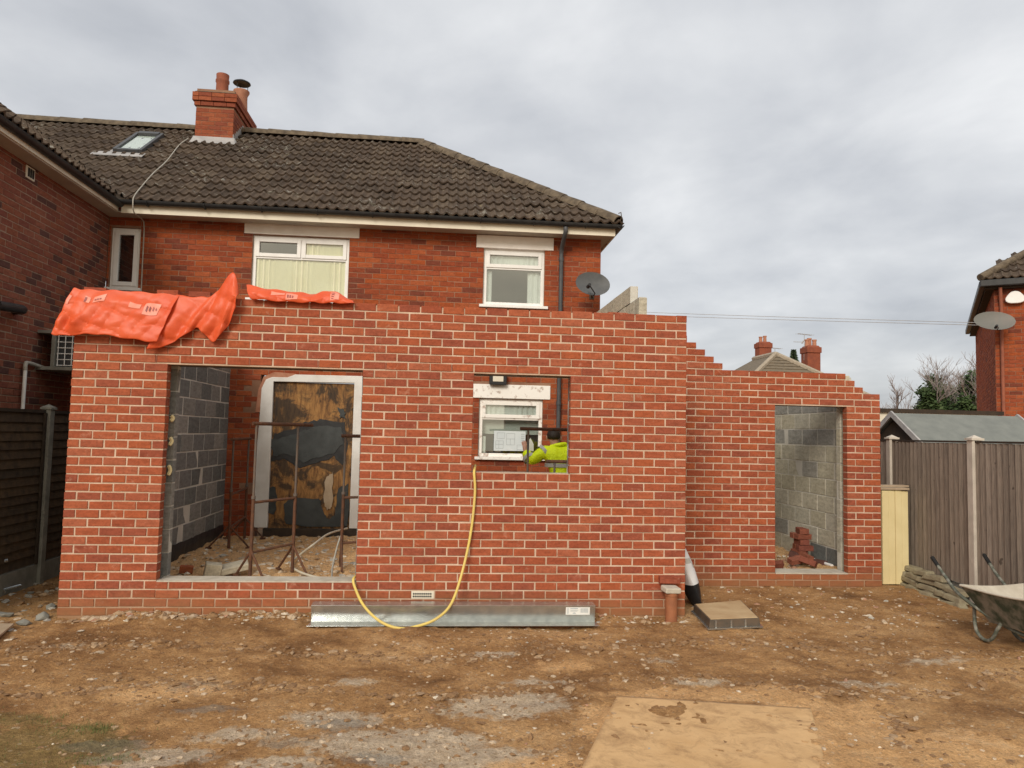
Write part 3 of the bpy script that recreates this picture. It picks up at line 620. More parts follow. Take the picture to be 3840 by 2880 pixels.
# ------------------------------------------------------------------ set-back wall with doorway
YB = 1.48; PB = .2335; X0B = 6.808
wallB = thing('brick_wall', 'shorter set-back brick wall with a doorway and stepped ends', 'wall', (7.7, YB, -.4))
pcs = []
endL = {28: 7.155, 29: 7.041, 30: 6.927, 31: 6.81, 32: 6.69}; endR = {27: 8.797, 26: 8.921, 25: 9.031}
for c in range(-5, 33):
    jo = [X0B+(n+(0 if c % 2 else .5))*PB for n in range(-4, 12)]
    lo, hi = 6.30, endR.get(c, 9.26)
    if c > 27: hi = endL[c]
    segs = [(lo, 7.849), (8.8095, hi)] if -2 <= c < 23 else [(lo, hi)]
    for a, b in segs:
        jj = jo
        if a > 8.5: jj = [a+(.1125 if c % 2 == 0 else .225)+n*.225 for n in range(3)]
        for u0, u1 in cut(a, b, jj):
            pcs.append((u0+(0 if abs(u0-a) < 1e-6 else JT_/2), u1-(0 if abs(u1-b) < 1e-6 else JT_/2), c*HC+JT_))
lay(wallB, (0, YB, 0), 0, pcs, BH, BD, 'new_brick', 300, jit=1.7)
mo = MB(); q = YB
def mB(x0, x1, c0, c1): mo.box(x0+g, x1-g, q+.0064, q+.098, c0*HC, c1*HC)
mB(6.30, 9.26, -6, -2); mB(6.30, 7.849, -2, 23); mB(8.8095, 9.26, -2, 23); mB(6.30, 9.26, 23, 25); mB(6.30, 9.031, 25, 26); mB(6.30, 8.921, 26, 27); mB(6.30, 8.797, 27, 27.85)
for c in range(28, 33): mo.box(6.30+g, endL[c]-g, q+.0064, q+.098, (c-.15)*HC, (c+.85)*HC)
# return walls, seen only from further round
mo.box(6.095, 6.183, .104, q+.098, -5*HC, 32.8*HC); mo.box(9.162, 9.255, q+.104, 4.1, -5*HC, 23*HC)
mo.build('mortar', 'mortar', wallB)
ret = []
for c in range(-5, 33):
    for u0, u1 in cut(.104, 1.48, [(.5 if c % 2 else 0)*P_+n*P_+.104 for n in range(0, 8)]): ret.append((u0+.006, u1-.006, c*HC+JT_))
lay(wallB, (6.1875, 0, 0), R(90), ret, BH, BD, 'new_brick', 0)
ret = []
for c in range(-5, 23):
    for u0, u1 in cut(1.585, 4.1, [(.5 if c % 2 else 0)*P_+n*P_+1.585 for n in range(0, 13)]): ret.append((u0+.006, u1-.006, c*HC+JT_))
lay(wallB, (9.26, 0, 0), R(90), ret, BH, BD, 'new_brick', 0)
sb = MB(); sb.box(7.853, 8.806, q-.006, q+.30, -2*HC-.003, -2*HC+.012); sb.build('mortar_bed', 'cement', wallB)
l = MB(); z = 23*HC; l.box(7.70, 8.96, q+.012, q+.112, z+.001, z+.0095); l.box(7.70, 8.96, q+.112, q+.118, z, z+.2); l.box(7.70, 8.96, q+.118, q+.30, z, z+.006); l.build('lintel', 'steel_dark', wallB)
# inner leaf of that wall at the jambs
s = MB(); s.box(8.5, 8.965, q+.20, q+.30, 2.17, 2.375); s.box(8.5, 9.07, q+.202, q+.298, 1.97, 2.165); s.build('block_end', 'block_cream', wallB, bevel=.004)
il = MB(); il.box(6.5, 7.83, q+.209, q+.296, -.5, 23*HC); il.box(8.83, 9.0, q+.209, q+.296, -.5, 23*HC); il.box(6.5, 8.9, q+.209, q+.296, 23*HC+.2, 27*HC); il.build('inner_leaf', 'block_mortar', wallB)
bp = [(8.83-.0, 8.83+.13, k*.2317-.17) for k in range(0, 9)]
lay(wallB, (0, q+.205, 0), 0, bp, .218, .095, 'block_pale', 20, name='block', joined='blocks', proud=.004)

# ------------------------------------------------------------------ block walls inside
def blockwall(t, org, ang, L, z0, rows, pitch, bl, H, D, mats, top=None, nobj=200):
    pcs = []
    for k in range(rows):
        off = 0 if k % 2 else bl/2
        for u0, u1 in cut(0, L if top is None else top(k), [off+n*bl for n in range(0, int(L/bl)+2)]):
            pcs.append((u0+.011, u1-.011, z0+k*pitch+.016, mats(k, u0)))
    lay(t, org, ang, pcs, H, D, 'block', nobj, jit=1.5, name='block', joined='blocks')
    return pcs
PBk = .2317
bw = thing('block_wall', 'dark grey concrete block side wall inside the patio door opening', 'wall', (.31, 2.2, -.4))
# inner face looks towards +x: laid from front to back with ang 90
zb = .712-5*PBk
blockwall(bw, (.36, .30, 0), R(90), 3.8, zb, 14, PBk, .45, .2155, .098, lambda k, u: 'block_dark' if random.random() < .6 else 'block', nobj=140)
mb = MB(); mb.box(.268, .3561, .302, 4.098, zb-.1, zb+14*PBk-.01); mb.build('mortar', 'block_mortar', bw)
dp = MB(); vs = []
for i in range(40):
    y = .31+i*3.78/39; vs += [(.364+.01*random.random(), y, -.30), (.366+.012*random.random(), y, -.05+.02*random.random()), (.362+.006*random.random(), y, .035+.02*random.random())]
dp.add(vs, [(i*3+j, i*3+3+j, i*3+4+j, i*3+1+j) for i in range(39) for j in range(2)]); dp.build('damp_membrane', 'black_plastic', bw)
bw2 = thing('block_wall', 'tall pale grey block wall seen through the narrow doorway', 'wall', (9.0, 2.8, -.4))
def mt2(k, u):
    if k == 0: return 'block_dark'
    if k == 1: return 'block_dark' if u > 1.2 else 'block_pale'
    if k in (8, 10): return 'block_mid'
    return 'block_pale' if random.random() < .95 else 'block_mid'
blockwall(bw2, (8.96, 4.1, 0), R(-90), 2.3, -.42, 12, PBk, .45, .2175, .098, mt2, nobj=120)
mb = MB(); mb.box(8.9645, 9.06, 1.802, 4.098, -.5, -.42+12*PBk-.01); mb.build('mortar', 'block_mortar', bw2)
bw4 = thing('block_wall', 'low grey block wall closing the back of the set-back room', 'wall', (7.5, 4.1, -.4))
blockwall(bw4, (6.25, 4.1, 0), 0, 2.7, -.42, 10, PBk, .45, .2175, .098, lambda k, u: 'block_mid' if random.random() < .4 else 'block_pale', nobj=80)
mb = MB(); mb.box(6.255, 8.945, 4.1045, 4.2, -.5, -.42+10*PBk-.01); mb.build('mortar', 'block_mortar', bw4)
bw3 = thing('block_wall', 'cream block spine wall rising above the brick front with a broken stepped end', 'wall', (6.03, 2.7, -.4))
zt = 3.445; rows3 = 17; z3 = zt-rows3*PBk+.0
pcs = []
for k in range(rows3):
    y0 = 1.60 if k >= rows3-1 else 1.16
    off = 0 if k % 2 else .225
    for u0, u1 in cut(0, 4.1-y0, [off+n*.45 for n in range(0, 9)]): pcs.append((u0+.006, u1-.006, z3+k*PBk, None))
lay(bw3, (5.975, 4.1, 0), R(-90), pcs, .2215, .1, 'block_cream', 140, jit=1.5, name='block', joined='blocks')
mb = MB(); mb.box(5.98, 6.07, 1.165, 4.098, z3-.1, zt-PBk); mb.box(5.98, 6.07, 1.605, 4.098, zt-PBk-.02, zt-.012); mb.build('mortar', 'block_mortar', bw3)

# ------------------------------------------------------------------ the house
YH = 4.1; EZ = 4.85; PH, HH = .236, .083
house = thing('brick_house', 'old red brick semi-detached house with brown tiled hipped roof', 'house', (2.3, 6.5, -.4))
XL, XR = -1.55, 6.12
holes = [(-1.512, -1.08, 3.60, 4.54), (.60, 2.085, 3.42, 4.525), (4.215, 5.20, 3.52, 4.48), (4.20, 5.215, 1.10, 2.06), (.82, 2.37, -.5, 2.34)]
lints = [(.47, 2.235, 4.536, 4.728), (4.09, 5.34, 4.478, 4.685), (4.10, 5.33, 2.065, 2.285)]
pcs = []
r = -5
while r*HH < EZ:
    z = r*HH; segs = [(XL, XR)]
    for (a, b, c0, c1) in holes+lints:
        if c0 < z+HH*.5 < c1:
            ns = []
            for s0, s1 in segs:
                if b <= s0 or a >= s1: ns.append((s0, s1)); continue
                if a > s0: ns.append((s0, a))
                if b < s1: ns.append((b, s1))
            segs = ns
    jo = [XL+(n+(0 if r % 2 else .5))*PH for n in range(36)]
    for a, b in segs:
        for u0, u1 in cut(a, b, jo):
            if .55 < u0 < .82 and z < 2.3 and random.random() < .22: continue      # missing bricks beside the boarded doorway
            pcs.append((u0+.004, u1-.004, z+.008))
    r += 1
lay(house, (0, YH, 0), 0, pcs, .0755, .1, 'old_brick', 300, jit=1.6, score=lambda c: 0 if c.z > 2.75 else (20 if .3 < c.x < .9 or c.x > 4.0 else 60))
wb = MB(); xs = sorted({XL, XR}|{h for a in holes for h in a[:2]}); zs = sorted({-.5, EZ+.1}|{h for a in holes for h in a[2:]})
for i in range(len(xs)-1):
    for k in range(len(zs)-1):
        xm, zm = (xs[i]+xs[i+1])/2, (zs[k]+zs[k+1])/2
        if any(a < xm < b and c < zm < d for a, b, c, d in holes): continue
        wb.box(xs[i], xs[i+1], YH+.0045, YH+.22, zs[k], zs[k+1])
wb.box(5.9, XR-.004, YH+.22, 10, -.5, EZ+.1)
wb.build('wall', 'old_mortar', house)
pcs = []
r = -5
while r*HH < EZ:
    for u0, u1 in cut(YH+.11, 10, [YH+.11+(n+(0 if r % 2 else .5))*PH for n in range(26)]): pcs.append((u0+.004, u1-.004, r*HH+.008))
    r += 1
lay(house, (XR, 0, 0), R(90), pcs, .0755, .1, 'old_brick', 0)
for i, (a, b, c0, c1) in enumerate(lints):
    l = MB(); l.box(a, b, YH-.02, YH+.12, c0, c1); l.build('lintel', 'peeling' if i == 2 else 'white_paint', house, bevel=.006)
def window(x0, x1, z0, z1, kind, sill=True, peel=False, back=None):
    fy = YH+.045; fr = MB(); fwid = .055; m = 'peeling' if peel else 'upvc'
    def bar(a, b, c, d, y=0): fr.box(a, b, fy+y, fy+.07, c, d)
    bar(x0, x0+fwid, z0, z1); bar(x1-fwid, x1, z0, z1); bar(x0+fwid, x1-fwid, z1-fwid, z1); bar(x0+fwid, x1-fwid, z0, z0+fwid)
    tz = z0+(z1-z0)*(.66 if kind != 'narrow' else 2)
    lights = []
    if kind == 'narrow':
        lights = [(x0+fwid, x1-fwid, z0+fwid, z1-fwid, 1)]
    else:
        bar(x0+fwid, x1-fwid, tz-.02, tz+.02)
        lights = [(x0+fwid, x1-fwid, z0+fwid, tz-.02, 0)]
        if kind == 'triple':
            xm = (x0+x1)/2; bar(xm-.022, xm+.022, tz+.02, z1-fwid)
            lights += [(x0+fwid, xm-.022, tz+.02, z1-fwid, 1), (xm+.022, x1-fwid, tz+.02, z1-fwid, 1)]
        else: lights.append((x0+fwid, x1-fwid, tz+.02, z1-fwid, 1))
    wn = fr.build('window', m, house, bevel=.004)
    for (a, b, c, d, sash) in lights:
        if sash:
            s = MB(); k = .045 if kind != 'narrow' else .05; y0 = fy-.018
            s.box(a-.012, a+k, y0, fy+.03, c-.012, d+.012); s.box(b-k, b+.012, y0, fy+.03, c-.012, d+.012); s.box(a+k, b-k, y0, fy+.03, d-k, d+.012); s.box(a+k, b-k, y0, fy+.03, c-.012, c+k)
            so2 = s.build('sash', m, wn, bevel=.004); a, b, c, d = a+k, b-k, c+k, d-k
            so2.matrix_parent_inverse = house_inv
        p = MB(); p.box(a-.004, b+.004, fy+.022, fy+.026, c-.004, d+.004); po = p.build('pane', 'glass', wn); po.matrix_parent_inverse = house_inv
    if sill:
        s = MB(); s.box(x0-.06, x1+.06, YH-.06, YH+.06, z0-.045, z0-.001); s2 = s.build('sill', m, wn, bevel=.004); s2.matrix_parent_inverse = house_inv
    if back:
        for (a, b, c, d, mm, dy) in back:
            s = MB(); nn = max(2, int((b-a)/.012)); yy_ = fy+.034+dy
            s.add([(a+(b-a)*i/nn, yy_+(.012*math.sin(i*.9)*(.5+.5*math.sin(i*.13)) if mm in ('reflected_sky_blind', 'curtain') else 0)+.0, z_) for z_ in (c, d) for i in range(nn+1)], [(i, i+1, nn+2+i, nn+1+i) for i in range(nn)]); s2 = s.build('reflected_sky_blind' if mm == 'reflected_sky_blind' else 'curtain' if mm == 'curtain' else 'room_back', mm, wn); s2.matrix_parent_inverse = house_inv
    # a closed dark room behind the glass
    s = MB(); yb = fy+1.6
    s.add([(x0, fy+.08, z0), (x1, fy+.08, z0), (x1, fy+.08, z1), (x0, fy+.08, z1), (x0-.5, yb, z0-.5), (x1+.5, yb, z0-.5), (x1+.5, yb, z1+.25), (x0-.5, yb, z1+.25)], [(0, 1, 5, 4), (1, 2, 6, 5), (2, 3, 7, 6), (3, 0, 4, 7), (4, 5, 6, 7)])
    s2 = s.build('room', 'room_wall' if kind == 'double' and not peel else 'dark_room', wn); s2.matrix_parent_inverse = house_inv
    return wn
house_inv = Matrix.Identity(4)
window(-1.512, -1.08, 3.60, 4.54, 'narrow')
window(.60, 2.085, 3.52, 4.525, 'triple', back=[(.62, 2.06, 3.54, 4.16, 'reflected_sky_blind', 0), (1.36, 2.06, 4.2, 4.5, 'reflected_sky_blind', 0)])
window(4.215, 5.20, 3.56, 4.48, 'double', back=[(4.27, 4.36, 3.6, 4.13, 'curtain', .05), (4.94, 5.15, 3.6, 4.13, 'curtain', .05), (4.28, 5.14, 4.16, 4.44, 'curtain', .02)])
window(4.205, 5.215, 1.14, 2.06, 'double', peel=True, back=[(4.22, 5.20, 1.735, 2.04, 'curtain', .005), (4.22, 5.20, 1.50, 1.735, 'room_wall', .10), (4.27, 4.32, 1.2, 1.46, 'curtain', .02), (4.22, 5.2, 1.15, 1.5, 'dark_room', .16)])
# render surround and boarded doorway
s = MB(); yy = YH-.025
pts = [(.80, -.0), (1.015, -.0), (1.015, 2.232), (2.245, 2.244), (2.245, 0), (2.40, 0), (2.40, 2.355), (1.34, 2.35), (1.22, 2.30), (.99, 2.30), (.90, 2.26), (.84, 2.12), (.83, 1.7), (.80, 1.0)]
s.ngon_prism([(x, yy, z) for x, z in pts], (0, .15, 0)); s.build('door_surround', 'render_white', house, bevel=.006)
s = MB(); s.ngon_prism([(x, yy+.01, z) for x, z in [(.76, 1.75), (.845, 1.75), (.86, 2.0), (.93, 2.19), (1.05, 2.27), (1.30, 2.31), (1.36, 2.36), (1.02, 2.38), (.86, 2.30), (.79, 2.1)]], (0, .1, 0)); s.build('bare_plaster', 'terracotta_pale', house, bevel=.004)
s = MB(); s.box(1.018, 2.243, YH+.03, YH+.06, -.02, 2.23); bd = s.build('boarded_door', 'ply', house)
def patchpoly(name, pts, y, m):
    rr = []
    for i in range(len(pts)):
        a, b = pts[i], pts[(i+1) % len(pts)]
        for k in range(4):
            t = k/4; rr.append((a[0]+(b[0]-a[0])*t+random.uniform(-.018, .018), y, a[1]+(b[1]-a[1])*t+random.uniform(-.018, .018)))
    s = MB(); s.ngon_prism(rr, (0, .012, 0)); o2 = s.build(name, m, bd); o2.matrix_parent_inverse = house_inv
patchpoly('slate_patch', [(1.0, 1.33), (1.2, 1.38), (1.42, 1.46), (1.6, 1.52), (1.78, 1.57), (2.08, 1.56), (2.1, 1.3), (2.0, 1.16), (1.82, 1.1), (1.66, 1.05), (1.5, .98), (1.38, 1.1), (1.2, 1.12), (1.06, 1.08)], YH+.014, 'slate_patch')
patchpoly('slate_patch', [(1.28, .05), (1.25, .35), (1.34, .46), (1.78, .44), (1.84, .25), (1.92, .12), (2.02, .2), (2.06, .62), (2.22, .7), (2.22, .02), (1.6, .02)], YH+.012, 'slate_patch')
patchpoly('slate_patch', [(1.0, .62), (1.12, .6), (1.14, .3), (1.1, .2), (.96, .24), (.98, .5)], YH+.012, 'slate_patch')
patchpoly('slate_patch', [(1.98, 1.86), (2.1, 1.82), (2.12, 1.7), (2.04, 1.68), (2.02, 1.78)], YH+.014, 'slate_patch')
patchpoly('tarred_felt', [(1.05, 1.42), (1.3, 1.5), (1.5, 1.62), (1.75, 1.66), (2.12, 1.62), (2.18, 1.2), (2.1, .96), (1.98, 1.1), (1.7, .98), (1.45, .9), (1.2, 1.04), (1.02, 1.02)], YH+.022, 'black_plastic')
patchpoly('peeling_ply', [(1.86, .8), (1.98, .86), (1.97, .32), (1.9, .28), (1.84, .4)], YH+.006, 'timber')
s = MB(); s.box(.95, 2.4, YH-.03, YH+.14, -.14, -.012); s.build('door_step', 'timber_dark', house, bevel=.01)

# roof
EY, SL = 3.72, 2.4/3.3; RY = 7.02; RZ = EZ+.03+(RY-EY)*SL; PI_ = math.atan(SL); EX = 6.34; VX = -1.25
deck = MB()
def rz(y): return EZ+(y-EY)*SL
deck.add([(VX, EY, EZ), (EX, EY, EZ), (EX-(RY-EY), RY, rz(RY)), (VX-(RY-EY), RY, rz(RY)), (EX, 2*RY-EY, EZ), (-8, 2*RY-EY, EZ), (-8, RY, rz(RY)), (EX, EY, EZ-.05)],
         [(0, 1, 2, 3), (1, 4, 2), (4, 5, 6, 3, 2)])
roof = deck.build('roof', 'timber_dark', house)
TW, TL, GA = .302, .385, .314
prof = []
for i in range(15):
    x = TW*i/14*1.02; h = 0
    for xr in (.075, .226): h += .043*math.exp(-((x-xr)/.032)**2)
    prof.append((x, h))
def tile_mesh(var):
    rr = random.Random(var); vs = []; n = len(prof)
    for (x, h) in prof: vs.append((x+rr.uniform(-.001, .001), rr.uniform(-.003, .003), h+.044+rr.uniform(-.002, .002)))
    for (x, h) in prof: vs.append((x, TL, h+.004))
    for (x, h) in prof: vs.append((x, .002, h+.016))
    fs = [(i, i+1, n+i+1, n+i) for i in range(n-1)]+[(i+1, i, 2*n+i, 2*n+i+1) for i in range(n-1)]
    fs += [(0, n, 2*n), (n-1, 3*n-1, 2*n-1)]
    me = bpy.data.meshes.new('roof_tile'); me.from_pydata(vs, [], fs); me.materials.append(M['tile']); return me
TM = [tile_mesh(i) for i in range(5)]
RM = Matrix.Rotation(PI_, 4, 'X')
tiles = []; JB = bmesh.new(); tl = JB.verts.layers.float.new('tint')
nrow = int((RY-EY)/math.cos(PI_)/GA)+1
for j in range(nrow):
    y = EY-.03+j*GA*math.cos(PI_); z = rz(y)
    for i in range(-16, 28):
        x = i*TW+.05+random.uniform(-.003, .003)
        yc = y+.2
        xl = VX-(yc-EY); xr = EX-(yc-EY)
        if x+TW < xl-.05 or x > xr+.05: continue
        mw = Matrix.Translation((x, y+(random.uniform(-.03, .01) if random.random() < .06 else 0), z+random.uniform(-.004, .008)))@RM@Matrix.Rotation(random.gauss(0, .013), 4, 'Z')
        whole = x > VX-(y-EY)+.02 and x+TW < EX-(y+TL*math.cos(PI_)-EY)-.0
        tiles.append((whole, (Vector((x+.15, yc, z))-CV).length+(0 if inview((x+.15, yc, z+.1)) else 1000), mw))
tiles.sort(key=lambda q: (not q[0], q[1]))
for k, (whole, s_, mw) in enumerate(tiles):
    me = TM[random.randrange(5)]
    if k < 300 and whole and s_ < 900:
        o = bpy.data.objects.new('roof_tile', me); col.objects.link(o); o.parent = roof; o.matrix_local = mw
        o.matrix_parent_inverse = Matrix.Identity(4)
    else:
        b = bmesh.new(); b.from_mesh(me); b.transform(mw)
        if not whole:
            for pn, co in (((1, 1, 0), (EX, EY, 0)), ((-1, -1, 0), (VX+.02, EY, 0))):
                bmesh.ops.bisect_plane(b, geom=b.verts[:]+b.edges[:]+b.faces[:], plane_co=co, plane_no=pn, clear_outer=True)
        tn = random.random(); mp_ = {}
        for v in b.verts: nv = JB.verts.new(v.co); nv[tl] = tn; mp_[v] = nv
        for f in b.faces: JB.faces.new([mp_[v] for v in f.verts])
        b.free()
# the hip slope round the corner, tiled alike
for j in range(nrow):
    d = -.03+j*GA*math.cos(PI_); z = EZ+d*SL; x = EX-d
    for i in range(0, 22):
        y = EY+i*TW
        if y < EY+d-.3 or y > 2*RY-EY-d: continue
        b = bmesh.new(); b.from_mesh(TM[i % 5]); b.transform(Matrix.Translation((x, y, z))@Matrix.Rotation(R(90), 4, 'Z')@RM)
        bmesh.ops.bisect_plane(b, geom=b.verts[:]+b.edges[:]+b.faces[:], plane_co=(EX, EY, 0), plane_no=(-1, -1, 0), clear_outer=True)
        tn = random.random(); mp_ = {}
        for v in b.verts: nv = JB.verts.new(v.co); nv[tl] = tn; mp_[v] = nv
        for f in b.faces: JB.faces.new([mp_[v] for v in f.verts])
        b.free()
me = bpy.data.meshes.new('roof_tiles'); JB.to_mesh(me); JB.free(); me.materials.append(M['tile'])
o = bpy.data.objects.new('roof_tiles', me); col.objects.link(o); o.parent = roof; o['kind'] = 'stuff'
def ridge_run(a, b, n):
    a, b = Vector(a), Vector(b); d = (b-a)/n; dd = d.normalized(); side = Vector((0, 0, 1)).cross(dd).normalized(); upv = dd.cross(side)
    for i in range(n):
        p0 = a+d*i+upv*random.uniform(-.006, .008); p1 = a+d*(i+1.03)+upv*random.uniform(-.006, .008); m_ = MB(); vs = []
        for p, rr in ((p0, .115), (p1, .105)):
            for k in range(9):
                an = R(-8+196*k/8); vs.append(p+side*math.cos(an)*rr*1.1+upv*(math.sin(an)*rr-.01))
        for p, rr in ((p0, .10), (p1, .09)):
            for k in range(9):
                an = R(-8+196*k/8); vs.append(p+side*math.cos(an)*rr*1.1+upv*(math.sin(an)*rr-.015))
        fs = [(k, k+1, 9+k+1, 9+k) for k in range(8)]+[(k+1, k, 18+k, 18+k+1) for k in range(8)]+[(9+k, 9+k+1, 27+k+1, 27+k) for k in range(8)]
        m_.add(vs, fs); o2 = m_.build('ridge_tile', 'ridge', roof, smooth=True); o2.matrix_parent_inverse = house_inv
ridge_run((-4.7, RY, rz(RY)+.04), (EX-(RY-EY)+.05, RY, rz(RY)+.04), 18)
ridge_run((EX-.02, EY+.02, EZ+.05), (EX-(RY-EY), RY, rz(RY)+.035), 13)
ir = MB(); ir.tube([(EX-.10, EY+.10, EZ+.09), (EX+.0, EY+.0, EZ+.06), (EX+.02, EY-.02, EZ+.12), (EX+.01, EY-.01, EZ+.2), (EX-.02, EY+.02, EZ+.19)], .008, 6); ir.build('hip_iron', 'steel_dark', roof).matrix_parent_inverse = house_inv
# eaves
s = MB(); s.box(VX, EX-.06, EY+.06, EY+.08, EZ-.17, EZ-.0); s.box(EX-.08, EX-.06, EY+.08, 9.5, EZ-.17, EZ); s.build('fascia', 'cream', house)
s = MB(); s.box(XL, EX-.081, EY+.081, YH+.02, EZ-.155, EZ-.14); s.box(XR-.02, EX-.081, YH+.02, 9.5, EZ-.155, EZ-.14); s.build('soffit', 'soffit', house)
def gutter(a, b, name='gutter', parent=None, rad=.058):
    a, b = Vector(a), Vector(b); d = (b-a).normalized(); side = d.cross(Vector((0, 0, 1))).normalized(); m_ = MB(); vs = []
    for p in (a, b):
        for rr in (rad, rad-.006):
            for k in range(9):
                an = math.pi+math.pi*k/8; vs.append(p+side*math.cos(an)*rr+Vector((0, 0, 1))*math.sin(an)*rr)
    fs = []
    for k in range(8): fs += [(k, k+1, 18+k+1, 18+k), (9+k+1, 9+k, 27+k, 27+k+1), (k+1, k, 9+k, 9+k+1), (18+k, 18+k+1, 27+k+1, 27+k)]
    fs += [(0, 18, 27, 9), (8, 17, 35, 26)]; m_.add(vs, fs)
    return m_.build(name, 'black_plastic', parent, smooth=True)
gut = gutter((VX, EY-.005, EZ+.0), (EX+.03, EY-.005, EZ-.015), parent=house)
gutter((EX+.0, EY-.06, EZ-.015), (EX+.0, 9.5, EZ-.02), parent=house)
for k in range(9):
    x = VX+.4+k*.83; cl_ = MB(); cl_.tube([(x, EY-.005+.066*math.cos(math.pi+math.pi*q_/8), EZ-.008+.066*math.sin(math.pi+math.pi*q_/8)-.0) for q_ in range(9)], .009, 5)
    cl_.build('gutter_clip', 'black_plastic', gut).matrix_parent_inverse = house_inv
s = MB(); s.tube(smoothpath([(5.47, EY, EZ-.08), (5.47, EY+.02, EZ-.17), (5.46, YH-.12, EZ-.33), (5.46, YH-.06, EZ-.42)], 5), .036, 10); s.tube([(5.46, YH-.06, EZ-.40), (5.462, YH-.06, -.3)], .034, 12)
for z in (4.3, 3.0, 1.98): s.tube([(5.46, YH-.06, z), (5.46, YH-.06, z+.06)], .042, 12)
s.build('downpipe', 'dark_grey', house, smooth=True)
# chimney
CX0, CX1, CY0, CY1 = -1.15, -.455, 6.42, 7.78
ch = MB(); ch.box(CX0+.005, CX1-.005, CY0+.005, CY1-.005, 6.2, 7.86); chm = ch.build('chimney', 'old_mortar', house)
def chbricks(org, ang, L, z0, z1, parent, mat_='chimney_brick'):
    pcs = []; k = 0
    while z0+k*.083 < z1-.05:
        for u0, u1 in cut(0, L, [(0 if k % 2 else .118)+n*.236 for n in range(8)]): pcs.append((u0+.003, u1-.003, z0+k*.083))
        k += 1
    return pcs
def lay2(parent, org, ang, pcs, name='brick'):
    org = Vector(org)
    for u0, u1, z in pcs:
        me = brick_mesh(u1-u0, .0765, .1, random.randrange(5), 'chimney_brick'); o = bpy.data.objects.new(name, me); col.objects.link(o); o.parent = parent
        o.location = org+Vector((math.cos(ang)*u0, math.sin(ang)*u0, z)); o.rotation_euler = (0, 0, ang); o.scale = ((u1-u0)/round(u1-u0, 2), 1, 1)
lay2(chm, (CX0, CY0, 0), 0, chbricks(None, 0, CX1-CX0, 6.83, 7.52, chm))
lay2(chm, (CX1, CY0, 0), R(90), chbricks(None, 0, CY1-CY0, 6.83, 7.52, chm))
lay2(chm, (CX0-.03, CY0-.03, 0), 0, [(u0, u1, 7.53) for u0, u1, z in chbricks(0, 0, CX1-CX0+.06, 0, .08, chm)]); lay2(chm, (CX1+.03, CY0-.03, 0), R(90), [(u0, u1, 7.53) for u0, u1, z in chbricks(0, 0, CY1-CY0+.06, 0, .08, chm)])
for k in range(2):
    lay2(chm, (CX0-.06, CY0-.06, 0), 0, [(u0, u1, 7.615+k*.083) for u0, u1, z in chbricks(0, 0, CX1-CX0+.12, 0, .08, chm)]); lay2(chm, (CX1+.06, CY0-.06, 0), R(90), [(u0, u1, 7.615+k*.083) for u0, u1, z in chbricks(0, 0, CY1-CY0+.12, 0, .08, chm)])
s = MB(); s.obox(((CX0+CX1)/2, (CY0+CY1)/2, 7.835), (CX1-CX0+.08, CY1-CY0+.08, .09), taper=.8); s.build('flaunching', 'ridge', chm, bevel=.015).matrix_parent_inverse = house_inv
s = MB(); s.lathe([(.115, 7.82), (.112, 8.10), (.126, 8.12), (.126, 8.16), (.113, 8.17), (.118, 8.27), (.10, 8.275), (.095, 8.0)], (-.77, 6.68, 0), 20); s.build('chimney_pot', 'terracotta', chm, smooth=True).matrix_parent_inverse = house_inv
s = MB(); s.lathe([(.13, 7.82), (.118, 8.06), (.12, 8.13), (.155, 8.2), (.155, 8.23), (.12, 8.235), (.11, 8.05)], (-.57, 7.25, 0), 20); s.build('chimney_pot', 'terracotta_pale', chm, smooth=True).matrix_parent_inverse = house_inv
s = MB(); s.lathe([(0, 8.46), (.08, 8.45), (.165, 8.405), (.172, 8.385), (.16, 8.375), (0, 8.40)], (-.57, 7.25, 0), 20)
for a in (0, 2.1, 4.2): s.tube([(-.57+.12*math.cos(a), 7.25+.12*math.sin(a), 8.2), (-.57+.12*math.cos(a), 7.25+.12*math.sin(a), 8.40)], .007, 5)
s.build('cowl', 'black_plastic', chm, smooth=True).matrix_parent_inverse = house_inv
s = MB(); s.hexa([(CX0-.06, CY0-.13, rz(CY0-.13)+.055), (CX1+.08, CY0-.13, rz(CY0-.13)+.055), (CX1+.08, CY0-.012, rz(CY0)+.05), (CX0-.06, CY0-.012, rz(CY0)+.05)], [(CX0-.03, CY0-.125, rz(CY0-.13)+.07), (CX1+.05, CY0-.125, rz(CY0-.13)+.07), (CX1+.03, CY0-.006, rz(CY0)+.13), (CX0-.02, CY0-.006, rz(CY0)+.13)])
for k in range(7):
    y = CY0+k*.095; s.box(CX1+.002, CX1+.012, y, y+.10, rz(y)+.02, rz(y)+.20)
s.build('flashing', 'lead', chm).matrix_parent_inverse = house_inv
# skylight
def onroof(x, y, h=0): return Vector((x, y, rz(y)))+Vector((0, -math.sin(PI_), math.cos(PI_)))*h
sk = MB(); sx0, sx1, sy0, sy1 = -2.19, -1.70, 5.55, 6.48
def slab(m_, x0, x1, y0, y1, h0, h1): m_.hexa([onroof(x0, y0, h0), onroof(x1, y0, h0), onroof(x1, y1, h0), onroof(x0, y1, h0)], [onroof(x0, y0, h1), onroof(x1, y0, h1), onroof(x1, y1, h1), onroof(x0, y1, h1)])
slab(sk, sx0, sx0+.06, sy0, sy1, .0, .12); slab(sk, sx1-.06, sx1, sy0, sy1, .0, .12); slab(sk, sx0+.06, sx1-.06, sy0, sy0+.06, .0, .115); slab(sk, sx0+.06, sx1-.06, sy1-.1, sy1, .0, .14)
sko = sk.build('skylight', 'dark_grey', house, bevel=.006)
s = MB(); slab(s, sx0+.062, sx1-.062, sy0+.062, sy1-.102, .085, .095); s.build('pane', 'glass', sko)
